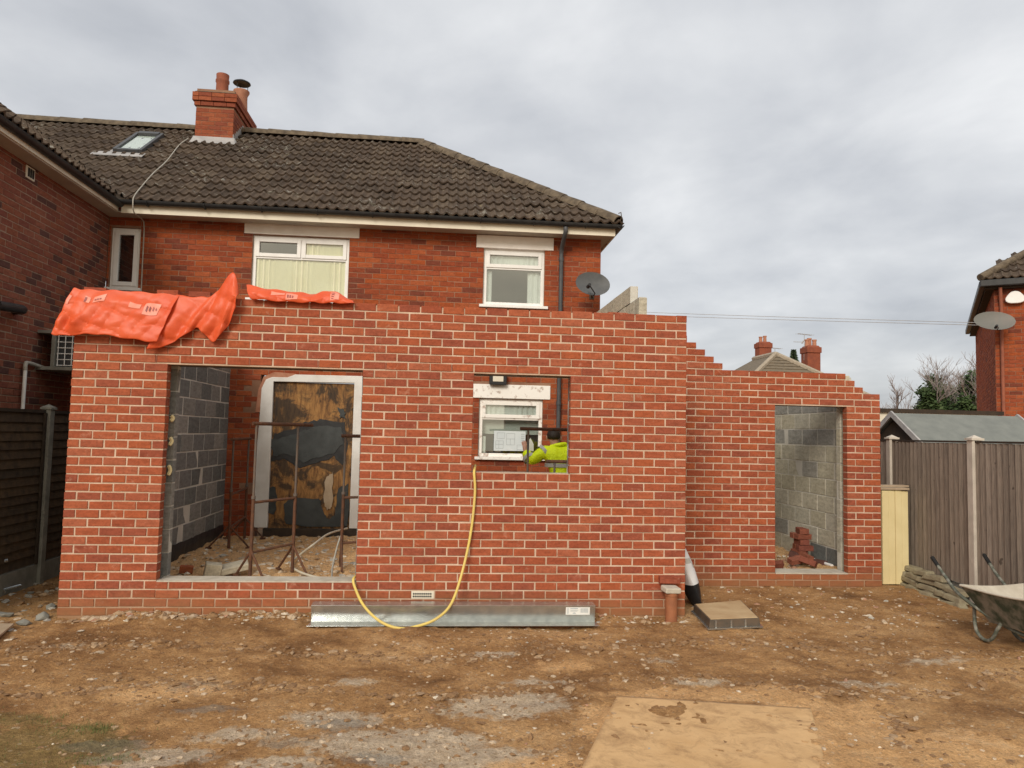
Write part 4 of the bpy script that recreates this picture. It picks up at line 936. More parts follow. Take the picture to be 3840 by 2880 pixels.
s = MB(); slab(s, sx0+.062, sx1-.062, sy0+.062, sy1-.102, .072, .08); s.build('reflected_sky_blind', 'curtain', sko)  # pale sheet close under the pane, its colour standing in for reflected sky
s = MB(); slab(s, sx0-.30, sx1+.06, sy0-.17, sy0-.005, .05, .062); slab(s, sx0-.06, sx0-.004, sy0, sy1, .05, .062); s.build('flashing', 'lead', sko)

# ------------------------------------------------------------------ neighbour's rear wing at the left
wing = thing('house_wing', 'darker brick two-storey wing of the adjoining house with black gutter', 'house wing', (-1.6, 1.0, -.4))
pcs = []; r = -5
Y0W = -.8
while r*HH < 4.80:
    for u0, u1 in cut(Y0W, YH, [YH-(n+(0 if r % 2 else .5))*PH for n in range(26, -1, -1)]): pcs.append((u0+.0055, u1-.0055, r*HH+.010))
    r += 1
lay(wing, (XL, 0, 0), R(90), pcs, .0735, .1, 'wing_brick', 300, jit=1.5)
s = MB(); s.box(XL-.2, XL-.0045, Y0W, YH, -.5, 4.86); s.box(-6, XL-.2, Y0W, Y0W+.2, -.5, 4.86); s.build('wall', 'wing_mortar', wing)
s = MB(); s.box(VX-.07, VX-.05, Y0W-.2, EY+.08, EZ-.14, EZ+.0); s.build('fascia', 'cream', wing)
s = MB(); s.box(XL, VX-.071, Y0W-.2, EY+.07, EZ-.155, EZ-.14); s.build('soffit', 'soffit', wing)
gutter((VX-.02, Y0W-.2, EZ-.02), (VX-.02, EY+.05, EZ-.03), parent=wing, rad=.066)
s = MB(); zz = EZ; s.add([(VX-.03, Y0W-.2, zz), (VX-.03, EY, zz), (VX-.03-3.3, EY+3.3, zz+3.3*SL), (VX-.03-3.3, Y0W-.2, zz+3.3*SL), (-8, Y0W-.2, zz), (-8, EY, zz)], [(0, 1, 2, 3), (3, 2, 5, 4), (0, 3, 4)])
wr = s.build('roof', 'timber_dark', wing)
for j in range(12):
    d = -.04+j*GA*math.cos(PI_)
    for i in range(-13, 16):
        y = Y0W+4.55-(i)*TW+.05
        if y > EY+d-.2 or y < Y0W-.3: continue
        o = bpy.data.objects.new('roof_tile', TM[i % 5]); col.objects.link(o); o.parent = wr
        o.matrix_local = Matrix.Translation((VX-.03-d, y, zz+d*SL))@Matrix.Rotation(R(90), 4, 'Z')@RM; o.matrix_parent_inverse = wing_inv if False else Matrix.Identity(4)
s = MB(); s.box(XL-.002, XL+.014, 1.80, 1.99, 4.52, 4.67); vt = s.build('wall_vent', 'cream', wing, bevel=.003)
s = MB()
for k in range(3): s.box(XL+.012, XL+.02, 1.83+k*.05, 1.865+k*.05, 4.54, 4.65)
s.build('vent_slots', 'dark_room', vt)
# pipes on the wing
p = onx(30, 1150, XL); s = MB(); s.tube(smoothpath([(XL-.05, p.y+.12, p.z-.02), (XL+.10, p.y+.10, p.z-.02), (XL+.15, p.y-.06, p.z-.03), (XL+.16, p.y-.5, p.z-.06)], 6), .055, 12); s.build('waste_pipe', 'black_plastic', wing, smooth=True)
a_ = onx(95, 1385, XL+.05); b_ = onx(90, 1520, XL+.05); s = MB(); s.tube([a_, (a_.x, a_.y, .2)], .022, 10); s.build('overflow_pipe', 'upvc', wing, smooth=True)
s = MB(); s.tube(smoothpath([(a_.x, a_.y, a_.z-.01), (a_.x, a_.y, a_.z+.06), (a_.x+.0, a_.y+.07, a_.z+.085), (a_.x, a_.y+.55, a_.z+.04)], 5), .024, 10); s.build('overflow_elbow', 'cable', wing, smooth=True)
# barred box window standing off the wing wall
gq = thing('barred_window', 'grey box-framed window with white wire grille jutting from the wing wall', 'window', (-1.3, 2.3, 2.19), )
gy0 = 2.3; s = MB(); s.box(XL+.0, -.80, gy0, gy0+.9, 2.19, 2.235); s.box(XL, -.80, gy0, gy0+.9, 2.66, 2.70); s.box(-1.372, -1.325, gy0+.001, gy0+.9, 2.235, 2.66); s.box(-.85, -.80, gy0+.001, gy0+.9, 2.235, 2.66); s.build('frame', 'concrete_dark', gq, bevel=.004)
s = MB(); s.box(-1.325, -.85, gy0+.09, gy0+.10, 2.235, 2.66); s.build('pane', 'dark_grey', gq)
s = MB()
for k in range(6): x = -1.30+k*.085; s.tube([(x, gy0+.03, 2.25), (x, gy0+.03, 2.65)], .006, 5)
for k in range(6): z = 2.255+k*.075; s.tube([(-1.31, gy0+.03, z), (-.86, gy0+.03, z)], .006, 5)
s.build('wire_grille', 'upvc', gq)

# ------------------------------------------------------------------ orange tarpaulins over the wall head
def lerp_cols(cols, s):
    n = len(cols)-1; k = min(int(s*n), n-1); t = s*n-k
    P = [Vector(cols[max(k-1, 0)]), Vector(cols[k]), Vector(cols[k+1]), Vector(cols[min(k+2, n)])]
    return .5*((2*P[1])+(P[2]-P[0])*t+(2*P[0]-5*P[1]+4*P[2]-P[3])*t*t+(3*P[1]-P[0]-3*P[2]+P[3])*t**3)
def sheet(cols, nu, nv, yfun, over=None):
    def S(s, t, off=0):
        c = lerp_cols([(a[0], a[1], a[2], a[3]) for a in cols], s) if False else None
        a = lerp_cols([(q[0], 0, q[1]) for q in cols], s); b = lerp_cols([(q[2], 0, q[3]) for q in cols], s)
        if t < 0:      # the part lying back over the top of the wall
            k = -t; return Vector((a.x, yfun(s, 0, a.x, a.z)+k*(over or .16)-off*0, max(a.z-.02*k+.012*math.sin(s*23+k*4), 2.812)+off))
        p = a.lerp(b, t); return Vector((p.x, yfun(s, t, p.x, p.z)-off, p.z+.006*math.sin(s*31+t*9)))
    ts = ([-1, -.66, -.33] if over else [])+[i/nv for i in range(nv+1)]
    vs = [S(i/nu, t) for t in ts for i in range(nu+1)]; W = nu+1
    fs = [(j*W+i, j*W+i+1, (j+1)*W+i+1, (j+1)*W+i) for j in range(len(ts)-1) for i in range(nu)]
    return S, vs, fs
def crumple(x, z, sd=0, k=1): return float(fbm(np.array(x*5+z*3), np.array(z*6-x*2), 101+sd, 3))*.03*k+.55*(abs(math.sin(x*8+z*13+6*float(fbm(np.array(x*2.2), np.array(z*2.2), 161+sd, 2))))**.6*.030+abs(math.sin(x*19-z*9+7*float(fbm(np.array(x*3), np.array(z*3), 171+sd, 2))))**.6*.016+abs(math.sin(z*31+x*6+8*float(fbm(np.array(x*4), np.array(z*4), 181+sd, 2))))**.6*.008)*k
tp = thing('tarpaulin', 'large orange tarpaulin draped over the wall top with one corner flipped up', 'tarpaulin', (.7, -.05, 2.8))
L1 = [(-.02, 2.845, -.155, 2.372), (.06, 2.836, -.05, 2.362), (.22, 2.832, .12, 2.378), (.40, 2.838, .28, 2.385), (.62, 2.83, .50, 2.36), (.82, 2.822, .70, 2.335), (.985, 2.812, .83, 2.325)]
def y1(s, t, x, z): return -.022-.075*math.sin(min(t, 1)*1.6)-crumple(x, z)*min(1, t*3+.2)-.05*math.exp(-((s-.2)/.13)**2-((t-.72)/.14)**2)*math.sin((s-.2)*30)
L2 = [(.95, 2.815, .725, 2.255), (1.08, 2.808, .93, 2.318), (1.20, 2.806, 1.08, 2.42), (1.28, 2.815, 1.175, 2.487), (1.35, 2.87, 1.245, 2.44), (1.42, 2.97, 1.33, 2.355), (1.505, 3.065, 1.42, 2.43), (1.55, 2.96, 1.505, 2.57), (1.572, 2.84, 1.556, 2.70)]
def y2(s, t, x, z): return -.012-.035*math.sin(min(t, 1)*2.2)-crumple(x, z, 7, 1.2)*(.3+.7*t)-.10*max(0, (s-.5))*2*max(0, 1-abs(t-.35)*1.3)+.03*math.sin(s*26+t*5)*t*.6-.05*max(0, z-2.8)
for nm, LL, yf, nu, nv, ov in (('front_fold', L1, y1, 72, 36, .15), ('loose_flap', L2, y2, 64, 36, None)):
    S, vs, fs = sheet(LL, nu, nv, yf, ov); m_ = MB(); m_.add(vs, fs); o = m_.build(nm, 'tarp', tp, smooth=True)
    o.data.set_sharp_from_angle(angle=R(14)); sm = o.modifiers.new('thickness', 'SOLIDIFY'); sm.thickness = .003; sm.offset = 0
    if nm == 'front_fold':
        S1 = S
        def patch(s0, s1, t0, t1, m, name, parent, off=.006, n=6, skew=0):
            m2 = MB(); v2 = [S1(s0+(s1-s0)*i/n, t0+(t1-t0)*j/n+skew*i/n, off) for j in range(n+1) for i in range(n+1)]
            m2.add(v2, [(j*(n+1)+i, j*(n+1)+i+1, (j+1)*(n+1)+i+1, (j+1)*(n+1)+i) for j in range(n) for i in range(n)]); return m2.build(name, m, parent, smooth=True)
        fo_ = o
        for (s0, s1, t0, t1, sk_) in ((.02, .075, .16, .34, 0), (.245, .30, .14, .26, .03), (.33, .43, .15, .30, -.05), (.63, .72, .24, .34, .03), (.75, .87, .24, .48, -.02)):
            patch(s0, s1, t0, t1, 'tarp_print', 'printed_mark', fo_, skew=sk_)
        patch(.248, .266, .17, .26, 'tarp_ink', 'printed_lettering', fo_, .009, 3)
        for k in range(3): patch(.34+k*.022, .356+k*.022, .21-k*.008, .245-k*.008, 'tarp_ink', 'printed_lettering', fo_, .009, 3)
        for k in range(4): patch(.768+k*.024, .782+k*.024, .29+(k % 2)*.01, .40-k*.018, 'tarp_ink', 'printed_lettering', fo_, .009, 3, .03)
tp2 = thing('tarpaulin', 'small rolled orange tarpaulin lying on the wall top below the wide upstairs window', 'tarpaulin', (2.15, -.03, 2.8))
L3 = [(1.615, 2.955, 1.68, 2.80), (1.74, 2.935, 1.74, 2.795), (1.88, 2.915, 1.88, 2.788), (2.02, 2.905, 2.02, 2.783), (2.16, 2.895, 2.16, 2.782), (2.28, 2.885, 2.28, 2.785), (2.38, 2.912, 2.38, 2.786), (2.49, 2.925, 2.49, 2.788), (2.57, 2.885, 2.58, 2.79), (2.69, 2.825, 2.71, 2.79)]
S3, vs, fs = sheet(L3, 80, 16, lambda s, t, x, z: .03-.085*math.sin(min(1, t)*math.pi*.62)-crumple(x*1.6, z*1.6, 21, .7), .10)
m_ = MB(); m_.add(vs, fs); o = m_.build('rolled_sheet', 'tarp', tp2, smooth=True); o.data.set_sharp_from_angle(angle=R(14)); sm = o.modifiers.new('thickness', 'SOLIDIFY'); sm.thickness = .003; sm.offset = 0
S1 = S3
for (s0, s1, t0, t1) in ((.22, .33, .22, .5), (.34, .43, .3, .8), (.75, .86, .1, .75)): patch(s0, s1, t0, t1, 'tarp_print', 'printed_mark', o, .005, 5)
for k in range(3): patch(.35+k*.018, .362+k*.018, .42, .62, 'tarp_ink', 'printed_lettering', o, .008, 3)
for k in range(4): patch(.762, .80-k*.004, .2+k*.13, .26+k*.13, 'tarp_ink', 'printed_lettering', o, .008, 3)
# loose bricks on the wall head
for i, (x, y, z, rzz, ry) in enumerate(((.02, .09, 2.826, .05, 0), (.72, .10, 2.826, -.04, 0), (1.03, .10, 2.826, .08, 0), (5.35, .03, 2.806, .1, 0))):
    me = brick_mesh(.215, BH, BD, i, 'new_brick'); o = link('loose_brick', me); o.location = (x, y, z if i < 3 else 2.803); o.rotation_euler = (0, ry, rzz); o.scale = (1, 1, .8 if i < 3 else .25)
    if i == 3: o.name = 'brick_slip'; tag(o, 'thin brick slip lying on the wall top near its stepped corner', 'brick')
    else: tag(o, ('loose red brick weighting the large orange tarpaulin below the narrow upstairs window', 'loose red brick behind the middle of the large orange tarpaulin', 'loose red brick beside the flipped-up corner of the large orange tarpaulin')[i], 'brick', 'bricks weighting the tarpaulin')

# ------------------------------------------------------------------ galvanised lintel lying at the foot of the wall
bx0, bx1 = 2.43, 5.19
bt = thing('steel_lintel', 'galvanised steel lintel lying on the soil along the foot of the brick wall', 'lintel', (3.8, -.25, -.35))
def zsec(x, sh): return [(x+sh*0, -.37, -.338), (x, -.37, -.333), (x, -.235, -.326), (x, -.258, -.168), (x, -.125, -.158), (x, -.125, -.164), (x, -.252, -.175), (x, -.229, -.333)]
s = MB(); A = zsec(bx0, 0); B = zsec(bx1, 0); n = len(A); A[0] = (bx0-.02, *A[0][1:]); A[1] = (bx0-.02, *A[1][1:]); B[0] = (bx1+.02, *B[0][1:]); B[1] = (bx1+.02, *B[1][1:])
s.add(A+B, [(i, (i+1) % n, n+(i+1) % n, n+i) for i in range(n)]+[tuple(range(n)), tuple(range(2*n-1, n-1, -1))]); s.build('profile', 'galv', bt, bevel=.0015)
def onweb(x, k, off=.002): return (x, -.2356-.0215*k-off, -.322+.15*k)
s = MB(); x0, x1 = 4.895, 5.135
s.add([onweb(x0, .42), onweb(x1, .42), onweb(x1, .92), onweb(x0, .92)]+[onweb(x0, .42, .0005), onweb(x1, .42, .0005), onweb(x1, .92, .0005), onweb(x0, .92, .0005)], [(0, 1, 2, 3), (7, 6, 5, 4), (0, 4, 5, 1), (2, 6, 7, 3), (1, 5, 6, 2), (3, 7, 4, 0)]); st_ = s.build('label_sticker', 'sticker', bt)
s = MB()
def inkbar(a, b, k0, k1): s.add([onweb(a, k0, .003), onweb(b, k0, .003), onweb(b, k1, .003), onweb(a, k1, .003)], [(0, 1, 2, 3)])
inkbar(x0+.045, x0+.12, .80, .86); inkbar(x0+.045, x0+.125, .70, .73); inkbar(x0+.045, x0+.115, .64, .665)
for k in range(7): inkbar(x0+.014, x0+.028, .48+k*.055, .51+k*.055)
for k in range(5): inkbar(x0+.07+k*.006, x0+.075+k*.006, .48+.01*(k % 2), .55+.02*(2-abs(k-2)))
for k in range(16): inkbar(x0+.145+k*.005, x0+.1465+k*.005+.001*(k % 3), .56, .86)
s.build('label_print', 'plan_ink', st_)

# ------------------------------------------------------------------ hose
hp = [ony(1782, 1745, .25), ony(1780, 1762, .06)+Vector((0, 0, .012)), ony(1778, 1776, -.022), ony(1781, 1850, -.03), ony(1765, 2000, -.045), ony(1732, 2150, -.11), ony(1693, 2262, -.27), ony(1640, 2318, -.40), ony(1570, 2347, -.435), ony(1495, 2356, -.44), ony(1422, 2328, -.40), ony(1362, 2268, -.26), ony(1330, 2200, -.07), ony(1325, 2172, -.02), ony(1336, 2160, .08)]
s = MB(); pth = smoothpath(hp, 8); s.tube(pth, .0135, 10)
tag(s.build('water_hose', 'hose_yellow', smooth=True), 'yellow hose looping from the window sill down over the steel lintel', 'hose')
c8 = lambda a, b: (500+a*.5727, 1300+b*.5727)
hz_ = lambda a, b, z=-.09: onz(*c8(a, b), z)
p0 = ony(1336, 2160, .12)
s = MB(); s.tube(smoothpath([p0, ony(1310, 2165, .45), hz_(1290, 1522), hz_(1180, 1505), hz_(1080, 1470), hz_(1030, 1425), hz_(1075, 1375), ony(*c8(1180, 1295), 2.0), ony(*c8(1280, 1225), 2.6), ony(*c8(1400, 1190), 3.2)], 8), .013, 8)
tag(s.build('water_hose', 'hose_pale', smooth=True), 'pale cream hose snaking over the rubble inside the door opening', 'hose')
s = MB(); s.tube(smoothpath([hz_(1300, 1525), ony(*c8(1305, 1440), 1.2), ony(*c8(1335, 1310), 1.5), ony(*c8(1358, 1240), 1.6)], 6), .011, 8)
tag(s.build('hanging_cable', 'cable', smooth=True), 'grey cable hanging down by the rusty trestle near the brick pier', 'cable')

# ------------------------------------------------------------------ drain pipe stub, sack, manhole tray, ply sheet
dpip = thing('drain_pipe', 'short upright terracotta drain pipe capped with a broken cream tile', 'pipe', (6.0, -.12, -.36))
s = MB(); s.lathe([(.0, -.42), (.062, -.42), (.060, -.10), (.066, -.095), (.066, -.06), (.055, -.058), (.05, -.2)], (6.0, -.13, 0), 24); s.build('pipe', 'clay_pipe', dpip, smooth=True)
s = MB(); s.obox((5.995, -.13, -.033), (.165, .15, .055), (.06, .03, .1)); s.build('cap', 'cement', dpip, bevel=.012)
o = link('brick', brick_mesh(.215, BH, BD, 2, 'new_brick')); o.location = (5.90, -.07, .012); o.rotation_euler = (0, 0, -.04); o.name = 'bonding_brick'
tag(o, 'red brick jutting out from the wall face above the terracotta drain pipe', 'brick')
sk_ = thing('plastic_sack', 'white plastic sack with black base leaning behind the brick corner', 'sack', (6.42, .62, -.34))
def sackmesh(n=10, m_=14):
    vs = []
    for j in range(m_+1):
        t = j/m_; cxk = 6.25+.27*(1-t)**1.1; zt_ = -.335+t*.80; wid = .20*(1-.25*t); th = .085*math.sin(math.pi*min(1, t*.93+.07))**.6+.008
        for k in range(n*2):
            a = math.pi*k/n; vs.append((cxk+th*math.cos(a)+.012*math.sin(5*t+k), .62+wid*math.sin(a), zt_+.02*math.cos(a)*(1-t)))
    W = 2*n; fs = [(j*W+k, j*W+(k+1) % W, (j+1)*W+(k+1) % W, (j+1)*W+k) for j in range(m_) for k in range(W)]+[tuple(range(W-1, -1, -1)), tuple(m_*W+k for k in range(W))]
    return vs, fs
vs, fs = sackmesh(); s = MB(); s.add(vs, fs); ob = s.build('sack_body', 'sack', sk_, smooth=True); ob.data.materials.append(M['sack_black']); ob.data.materials.append(M['tape'])
for p in ob.data.polygons:
    c = p.center
    if c.z < -.12: p.material_index = 1
    elif .10 < c.z < .19 and c.y < .50: p.material_index = 2
mh = thing('manhole_cover', 'square recessed manhole cover with mud-filled tray lying on the soil', 'manhole cover', (6.6, .02, -.34))
c0 = [onz(2590, 2292, -.33), onz(2655, 2361, -.33), onz(2862, 2352, -.33), onz(2785, 2275, -.33)]
c0 = [Vector((p.x, p.y, -.33)) for p in c0]; cen = sum(c0, Vector())/4
def ring(k, z): return [Vector((cen.x+(p.x-cen.x)*k, cen.y+(p.y-cen.y)*k, z)) for p in c0]
s = MB(); s.hexa(ring(1.0, -.335), ring(1.0, -.322)); s.build('flange', 'galv', mh)
s = MB(); s.hexa(ring(.93, -.323), ring(.90, -.25)); s.build('rim', 'steel_dark', mh, bevel=.004)
s = MB(); s.hexa(ring(.86, -.252), ring(.855, -.245)); s.build('infill', 'tray', mh)
a, b = ring(.925, -.28)[1], ring(.925, -.28)[2]
for t in (.12, .42, .70): s = MB(); q_ = a.lerp(b, t); s.box(q_.x-.008, q_.x+.008, q_.y-.012, q_.y+.01, -.322, -.255); s.build('rib', 'galv', mh)
psh = [onz(2312, 2622), onz(3040, 2668), onz(3105, 2900), onz(2180, 2900)]
nps = []
NX, NY = 60, 44
for j in range(NY+1):
    for i in range(NX+1):
        a = psh[0].lerp(psh[1], i/NX); b = psh[3].lerp(psh[2], i/NX); p = a.lerp(b+(b-a)*.3, j/NY)
        nps.append((p.x, p.y, -.323-.03*max(0, i/NX-.82)/.18*max(0, j/NY-.12)+.008*float(fbm(np.array(p.x*4), np.array(p.y*4), 201))+.006*float(fbm(np.array(p.x*15), np.array(p.y*15), 203))))
W = NX+1; s = MB(); s.add(nps, [(j*W+i, (j)*W+i+1, (j+1)*W+i+1, (j+1)*W+i) for j in range(NY) for i in range(NX)])
o = s.build('plywood_sheet', 'muddy_sheet', smooth=True); sm = o.modifiers.new('thickness', 'SOLIDIFY'); sm.thickness = .014; sm.offset = 0
tag(o, 'mud-smeared plywood sheet lying flat on the ground', 'plywood sheet')
q0, q1, q2 = onz(-160, 2345), onz(52, 2348), onz(-60, 2440)
s = MB(); s.add([(p.x, p.y, -.315) for p in (q0, q1, q2, q2+(q0-q1))]+[(p.x, p.y, -.335) for p in (q0, q1, q2, q2+(q0-q1))], [(0, 1, 2, 3), (7, 6, 5, 4), (0, 4, 5, 1), (1, 5, 6, 2), (2, 6, 7, 3), (3, 7, 4, 0)])
tag(s.build('plank', 'timber', bevel=.003), 'sawn timber plank lying on the mud below the dark lap fence', 'plank')

# ------------------------------------------------------------------ fence on the left
lf = thing('lap_fence', 'dark weathered lap fence with concrete posts beside the adjoining house', 'fence', (-1.0, .6, -.35))
FX = -1.02
def cpost(parent, x, y, z0, z1, wd=.1, m='concrete', rot=0):
    s = MB(); s.obox((x, y, (z0+z1)/2), (wd, wd, z1-z0), (0, 0, rot)); o = s.build('post', m, parent, bevel=.008)
    s = MB(); s.obox((x, y, z1+.012), (wd+.03, wd+.03, .024), (0, 0, rot)); s.add([Vector((x, y, z1+.024))+Euler((0, 0, rot)).to_matrix()@Vector((dx, dy, 0)) for dx, dy in ((-.062, -.062), (.062, -.062), (.062, .062), (-.062, .062))]+[Vector((x, y, z1+.062))], [(0, 1, 4), (1, 2, 4), (2, 3, 4), (3, 0, 4), (3, 2, 1, 0)])
    s.build('post_cap', m, o)
    return o
def lapbay(y0, y1):
    s = MB(); s.box(FX-.03, FX+.03, y0, y1, -.42, -.115); s.build('gravel_board', 'concrete_dark', lf)
    n = 17
    for k in range(n):
        z = -.10+k*(1.72/n); dy = random.uniform(-.004, .004); s = MB()
        s.hexa([(FX+.004, y0, z), (FX+.016, y0, z), (FX+.016, y1, z+dy), (FX+.004, y1, z+dy)], [(FX-.012, y0, z+.118), (FX-.004, y0, z+.118), (FX-.004, y1, z+.118+dy), (FX-.012, y1, z+.118+dy)]); s.build('board', 'lap_board', lf)
    s = MB(); s.box(FX-.022, FX+.022, y0, y1, 1.63, 1.665); s.build('top_rail', 'timber_dark', lf)
    for y in (y0+.02, (y0+y1)/2-.1, y1-.04): s = MB(); s.box(FX+.0165, FX+.04, y, y+.035, -.11, 1.63); s.build('batten', 'timber_dark', lf)
cpost(lf, -1.0, 1.60, -.45, 1.675, .10, 'concrete_dark'); cpost(lf, -1.0, -.32, -.45, 1.675, .10, 'concrete_dark'); cpost(lf, -1.0, 3.50, -.45, 1.675, .10, 'concrete_dark')
lapbay(-.265, 1.545); lapbay(1.655, 3.445)
s = MB(); a = onz(-60, 2250, -.25)
pts_ = [Vector((-.72, .62, -.30)), Vector((-.62, 1.02, -.30))]
tr_ = thing('trestle_frame', 'grey metal tube stand in front of the dark lap fence', 'metal stand', (-.75, .8, -.33))
A0 = ony(-70, 2235, .75); A1 = ony(78, 2195, 1.05)
s.tube([A0, A1], .016, 8); s.tube([ony(18, 2222, .93), ony(-40, 2160, .80)], .014, 8); s.tube([ony(-60, 2118, .8), ony(28, 2102, .95)], .018, 8); s.build('tube_frame', 'galv', tr_, smooth=True)
s = MB(); e0 = ony(30, 1588, .9); s.tube([ony(-80, 1625, .5), e0], .026, 12); s.build('raised_tube', 'galv', tr_, smooth=True)
s = MB(); s.tube([ony(-70, 1622, .52), (ony(-70, 1622, .52).x, .52, -.36)], .018, 8); s.tube([ony(-60, 2118, .8), (ony(-70, 1622, .52).x, .52, .2)], .014, 8); s.build('upright', 'galv', tr_, smooth=True)
# rubble lumps by the left corner
for i, (px_, py_, sz) in enumerate(((165, 2305, .10), (90, 2330, .07), (20, 2290, .08), (195, 2260, .07), (115, 2222, .05))):
    p = onz(px_, py_, -.33); Vv, Ff = rockmesh(1, 300+i, .5); s = MB(); s.add([(v[0]*sz+p.x, v[1]*sz+p.y, v[2]*sz+float(gz(p.x, p.y))+sz*.25) for v in Vv], Ff)
    tag(s.build('rubble_lump', 'concrete_dark', bevel=sz*.08), 'grey lump of rubble on the mud between the lap fence and the brick corner', 'rubble', 'rubble lumps by the lap fence')

# ------------------------------------------------------------------ fence on the right
rf = thing('feather_fence', 'brown feather-edge timber fence with concrete posts along the site boundary', 'fence', (9.8, .6, -.35))
d_ = Vector((.118, .993, 0)); pN = Vector((9.75, .43, 0)); BAY = 1.95
angf = math.atan2(d_.y, d_.x)
for k in range(-1, 4):
    p = pN+d_*(BAY*k); cpost(rf, p.x, p.y, -.5, 1.555, .115, 'concrete', angf)
nrm = Vector((-d_.y, d_.x, 0))     # towards the site
for k in range(-1, 3):
    p0 = pN+d_*(BAY*k+.06); n = 18; stp = (BAY-.12)/n
    for i in range(n):
        a = p0+d_*(stp*i); b = a+d_*(stp+.012); zt = 1.52+random.uniform(-.004, .004); z0 = -.13+random.uniform(-.008, .008)
        s = MB(); s.hexa([a+nrm*.004+Vector((0, 0, z0)), b+nrm*.028+Vector((0, 0, z0)), b+nrm*.004+Vector((0, 0, z0)), a-nrm*.002+Vector((0, 0, z0))], [a+nrm*.004+Vector((0, 0, zt)), b+nrm*.028+Vector((0, 0, zt)), b+nrm*.004+Vector((0, 0, zt)), a-nrm*.002+Vector((0, 0, zt))]); s.build('board', 'board', rf)
    s = MB(); e = p0+d_*(BAY-.12); s.hexa([p0-nrm*.02+Vector((0, 0, 1.525)), e-nrm*.02+Vector((0, 0, 1.525)), e+nrm*.028+Vector((0, 0, 1.525)), p0+nrm*.028+Vector((0, 0, 1.525))], [p0-nrm*.02+Vector((0, 0, 1.548)), e-nrm*.02+Vector((0, 0, 1.548)), e+nrm*.028+Vector((0, 0, 1.548)), p0+nrm*.028+Vector((0, 0, 1.548))]); s.build('capping_rail', 'timber_dark', rf)
    s = MB(); s.hexa([p0-nrm*.03+Vector((0, 0, -.45)), e-nrm*.03+Vector((0, 0, -.45)), e+nrm*.0+Vector((0, 0, -.45)), p0+nrm*.0+Vector((0, 0, -.45))], [p0-nrm*.03+Vector((0, 0, -.14)), e-nrm*.03+Vector((0, 0, -.14)), e+nrm*.0+Vector((0, 0, -.14)), p0+nrm*.0+Vector((0, 0, -.14))]); s.build('gravel_board', 'concrete_dark', rf)
# stacked stones along its foot
stn = thing('stone_edging', 'low stack of flat stones along the foot of the feather-edge fence', 'stone edging', (9.65, .9, -.36))
stone_m = mat('edging_stone', (.33, .29, .19), (.22, .18, .12), scale=7, rough=.95, bstr=.6, bdist=.02)
for lv in range(4):
    y = .30+random.uniform(0, .2)
    while y < 1.78-lv*.0:
        L = random.uniform(.22, .46); xx = 9.70+.118*(y-.43)/.993-.05-.02*(3-lv)*1.2
        if random.random() < .93 and not (lv == 3 and y < .6):
            s = MB(); s.obox((xx+random.uniform(-.02, .02), y+L/2, -.375+lv*.07+.034), (.13+random.uniform(-.02, .03), L*.97, .064), (random.uniform(-.10, .10), random.uniform(-.12, .12), random.uniform(-.14, .14)), random.uniform(.75, .95)); s.build('stone', stone_m, stn, bevel=.014)
        y += L
# insulation boards on end with planks on top
yb = thing('insulation_boards', 'pale yellow insulation boards standing on end beside the brick wall end', 'insulation boards', (9.58, 1.75, -.34))
for k in range(4):
    x0 = 9.425+k*.092; s = MB(); s.box(x0, x0+.088, 1.72+.006*(k % 2), 2.35, -.345, .872+.004*(k % 3)); s.build('board', 'insulation', yb, bevel=.004)
for k, (dy, zz_, x1) in enumerate(((0, .885, 9.79), (.16, .91, 9.89), (.33, .895, 9.97))):
    s = MB(); s.obox(((9.28+x1)/2, 1.72+dy+.06, zz_+.012), (x1-9.28, .15, .026), (0, -.012, -.10+.03*k))
    tag(s.build('timber_board', 'timber', bevel=.003), ('shortest', 'middle', 'longest')[k]+' of three sawn timber boards laid across the yellow insulation boards', 'timber board', 'boards on the insulation')

# ------------------------------------------------------------------ shed and garage behind the right fence
sh = thing('garden_shed', 'small garden shed with grey felt roof behind the feather-edge fence', 'shed', (12.1, 4.4, -.35))
ap = C0 = CV+ray(3350, 1549)*12.0
ax, ay, az = ap.x, ap.y, ap.z; LX = 2.15; hw = .75; ez = az-.48
s = MB(); s.ngon_prism([(ax+.05, ay-hw+.1, -.35), (ax+.05, ay+hw-.1, -.35), (ax+.05, ay+hw-.1, ez), (ax+.05, ay, az-.06), (ax+.05, ay-hw+.1, ez)], (LX-.1, 0, 0)); s.build('wall', 'timber_dark', sh)
s = MB()
for sg in (-1, 1): s.hexa([(ax-.02, ay, az-.03), (ax+LX, ay, az-.03), (ax+LX, ay+sg*hw, ez-.03), (ax-.02, ay+sg*hw, ez-.03)], [(ax-.02, ay, az), (ax+LX, ay, az), (ax+LX, ay+sg*hw, ez), (ax-.02, ay+sg*hw, ez)])
s.build('roof', 'felt', sh)
for xe in (ax-.05, ax+LX+.0):
    for sg in (-1, 1):
        s = MB(); s.hexa([(xe, ay, az-.06), (xe+.03, ay, az-.06), (xe+.03, ay+sg*hw*1.02, ez-.08), (xe, ay+sg*hw*1.02, ez-.08)], [(xe, ay, az+.035), (xe+.03, ay, az+.035), (xe+.03, ay+sg*hw*1.02, ez+.02), (xe, ay+sg*hw*1.02, ez+.02)]); s.build('barge_board', 'lead', sh)
gr = thing('garage', 'flat-roofed garage with pale fascia behind the garden shed', 'garage', (13.5, 8.2, -.35))
ga = CV+ray(3285, 1540)*15; gb = CV+ray(3700, 1541)*15
s = MB(); s.box(ga.x-.3, gb.x+.2, ga.y+.15, ga.y+4, -.35, ga.z-.25); s.build('wall', 'far_brick', gr)
s = MB(); s.box(ga.x-.5, gb.x+.4, ga.y, ga.y+.03, ga.z-.42, ga.z-.03); s.build('fascia', 'cream', gr)
